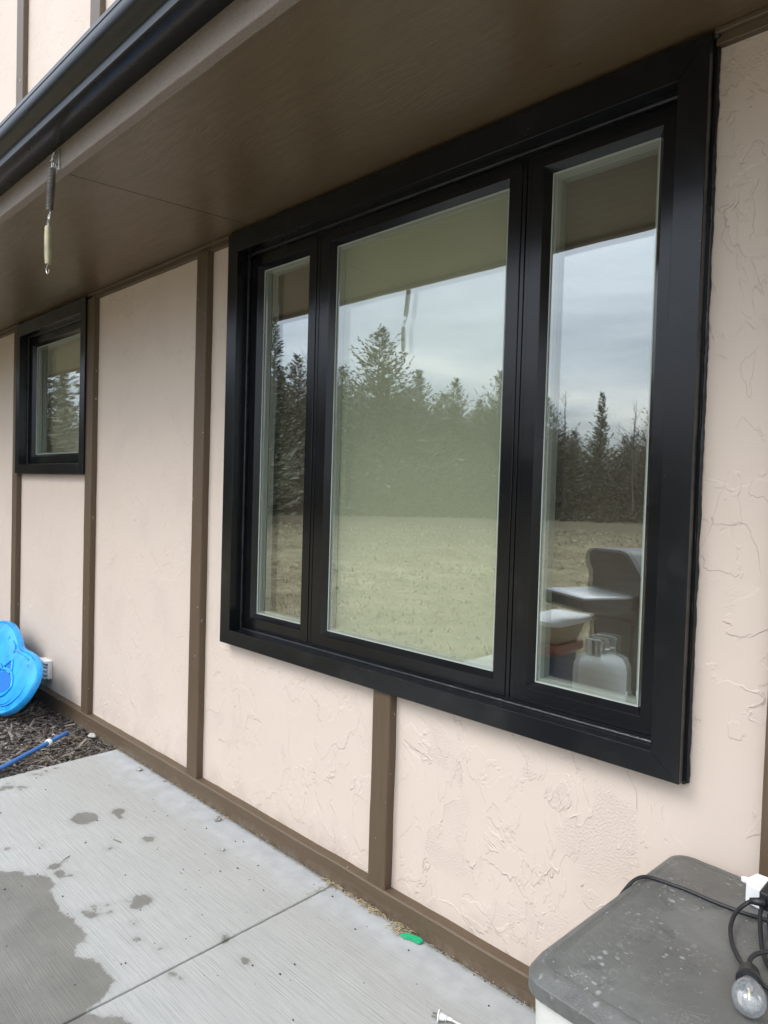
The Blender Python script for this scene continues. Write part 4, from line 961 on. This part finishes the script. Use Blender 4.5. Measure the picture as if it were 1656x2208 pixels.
# grill with side shelf
gx, gy = -2.02, -2.32
grill = empty('gas_grill', (gx, gy, 0), 'black gas grill on the patio mirrored in the narrow right pane', 'grill')
ga = math.radians(-62)
def G(bm): bmesh.ops.transform(bm, matrix=Matrix.Translation((gx, gy, 0)) @ Matrix.Rotation(ga, 4, 'Z'), verts=bm.verts)
bm = bmesh.new()      # hood: side profile swept along local x
hp = [(-.290, .885), (-.290, 1.00), (-.325, 1.04), (-.335, 1.09), (-.325, 1.13), (-.300, 1.152), (-.26, 1.160), (.04, 1.168), (.10, 1.158), (.14, 1.13), (.27, 1.00), (.30, .95), (.29, .885)]
A = [bm.verts.new((.0, y, z)) for y, z in hp]; B = [bm.verts.new((.62, y, z)) for y, z in hp]; n = len(hp)
for k in range(n): bm.faces.new((A[k], A[(k + 1) % n], B[(k + 1) % n], B[k]))
bm.faces.new(A[::-1]); bm.faces.new(B); bmesh.ops.recalc_face_normals(bm, faces=bm.faces[:]); bmesh.ops.bevel(bm, geom=[e_ for e_ in bm.edges if abs(e_.verts[0].co.x - e_.verts[1].co.x) < .01], offset=.012, segments=3, affect='EDGES')
G(bm); hood = link('hood', bm, GRILLB, grill, smooth=30.0)
bm = bmesh.new(); tube(bm, [(.08, .35, 1.0), (.54, .35, 1.0)], .014, 12); tube(bm, [(.1, .28, 1.0), (.1, .35, 1.0)], .01, 8); tube(bm, [(.52, .28, 1.0), (.52, .35, 1.0)], .01, 8); G(bm); link('handle', bm, STEEL, hood, smooth=30.0)
bm = bmesh.new(); box(bm, 0, .62, -.285, .24, .72, .884, .012, 2); G(bm); link('firebox', bm, GRILLB, grill)
for x0, x1 in ((-.36, -.005), (.625, .98)):
    bm = bmesh.new(); box(bm, x0, x1, -.24, .20, .880, .897, .006, 3); G(bm); link('side_shelf', bm, GRILLS, grill, smooth=35.0)
    bm = bmesh.new(); box(bm, x0 + .004, x1 - .004, -.236, .196, .800, .8795, .006, 2); G(bm); link('shelf_apron', bm, GRILLB, grill)
for x0 in (.01, .57):
    for y0 in (-.26, .16):
        bm = bmesh.new(); box(bm, x0, x0 + .04, y0, y0 + .04, .06, .72, .004); G(bm); link('leg', bm, GRILLB, grill)
bm = bmesh.new(); box(bm, .02, .60, -.25, .19, .10, .13, .006); box(bm, .04, .58, -.262, -.250, .16, .70, .003); G(bm); link('cart_panel', bm, GRILLB, grill)
for x0 in (.03, .59):
    bm = bmesh.new(); lathe(bm, [(0, -.015), (.06, -.015), (.065, -.01), (.065, .01), (.06, .015), (0, .015)], (x0, .0, .065), Vector((1, 0, 0)), 20); G(bm); link('wheel', bm, RUBBER, grill, smooth=35.0)
# propane tank beside it
tx, ty = -1.88, -1.89
tank = empty('propane_tank', (tx, ty, .0), 'white propane cylinder on a low stand mirrored in the right pane', 'gas cylinder')
TZ = .22
bm = bmesh.new(); lathe(bm, [(0, .0), (.08, .005), (.125, .03), (.148, .075), (.150, .12), (.150, .235), (.146, .275), (.125, .315), (.08, .338), (0, .345)], (tx, ty, TZ + .03), Vector((0, 0, 1)), 36); link('cylinder', bm, TANKP, tank, smooth=True)
bm = bmesh.new(); lathe(bm, [(.10, -.0), (.105, .0), (.105, .05), (.10, .05), (.10, 0)], (tx, ty, TZ), Vector((0, 0, 1)), 28); link('foot_ring', bm, TANKP, tank, smooth=35.0)
bm = bmesh.new()
for a0, a1 in ((-150, -20), (60, 160)):
    pts = [(tx + .085 * math.cos(math.radians(a)), ty + .085 * math.sin(math.radians(a))) for a in range(a0, a1, 12)]
    for p, q in zip(pts, pts[1:]):
        v = [bm.verts.new((p[0], p[1], TZ + .355)), bm.verts.new((q[0], q[1], TZ + .355)), bm.verts.new((q[0], q[1], TZ + .46)), bm.verts.new((p[0], p[1], TZ + .46))]; bm.faces.new(v)
    tube(bm, [(p[0], p[1], TZ + .46) for p in pts], .007, 8)
bmesh.ops.solidify(bm, geom=[f for f in bm.faces if len(f.verts) == 4 and f.calc_area() > .001], thickness=.003)
link('collar', bm, TANKP, tank)
bm = bmesh.new(); lathe(bm, [(.018, 0), (.018, .04), (.012, .045), (.012, .065), (.025, .068), (.025, .085), (0, .088)], (tx, ty, TZ + .36), Vector((0, 0, 1)), 16); tube(bm, [(tx, ty, TZ + .39), (tx + .05, ty - .02, TZ + .39)], .014, 10); link('valve', bm, STEEL, tank, smooth=35.0)
bm = bmesh.new(); box(bm, tx - .16, tx + .16, ty - .16, ty + .16, TZ - .02, TZ - .001, .006)
for sx_ in (-1, 1):
    for sy_ in (-1, 1): box(bm, tx + sx_ * .13 - .015, tx + sx_ * .13 + .015, ty + sy_ * .13 - .015, ty + sy_ * .13 + .015, 0, TZ - .0205)
tag(link('low_stand', bm, GRILLB), 'low black square stand under the white propane cylinder', 'stand')
# play table
px, py = -2.42, -2.20
NAVY = simple('navy_plastic', (.025, .045, .10), .4)
pt = empty('play_table', (px, py, 0), 'plastic play table with white top, red tray and navy base mirrored in the right pane', 'table')
bm = bmesh.new(); loft(bm, [(px - .11, px + .19, py - .27, py + .19, .05, .665), (px - .12, px + .20, py - .28, py + .20, .06, .675), (px - .12, px + .20, py - .28, py + .20, .06, .695), (px - .11, px + .19, py - .27, py + .19, .05, .70)]); link('table_top', bm, WHITEP, pt, smooth=30.0)
bm = bmesh.new(); loft(bm, [(px - .06, px + .13, py - .21, py + .13, .05, .54), (px - .09, px + .17, py - .25, py + .16, .05, .6645)]); link('basin', bm, TABLEP, pt, smooth=30.0)
bm = bmesh.new(); loft(bm, [(px - .05, px + .14, py - .19, py + .13, .04, .46), (px - .08, px + .17, py - .22, py + .16, .05, .485), (px - .08, px + .17, py - .22, py + .16, .05, .5385)]); link('tray', bm, REDP, pt, smooth=30.0)
bm = bmesh.new(); loft(bm, [(px - .10, px + .17, py - .24, py + .17, .05, .0), (px - .07, px + .13, py - .20, py + .13, .05, .42), (px - .07, px + .13, py - .20, py + .13, .04, .4595)]); link('base', bm, NAVY, pt, smooth=30.0)
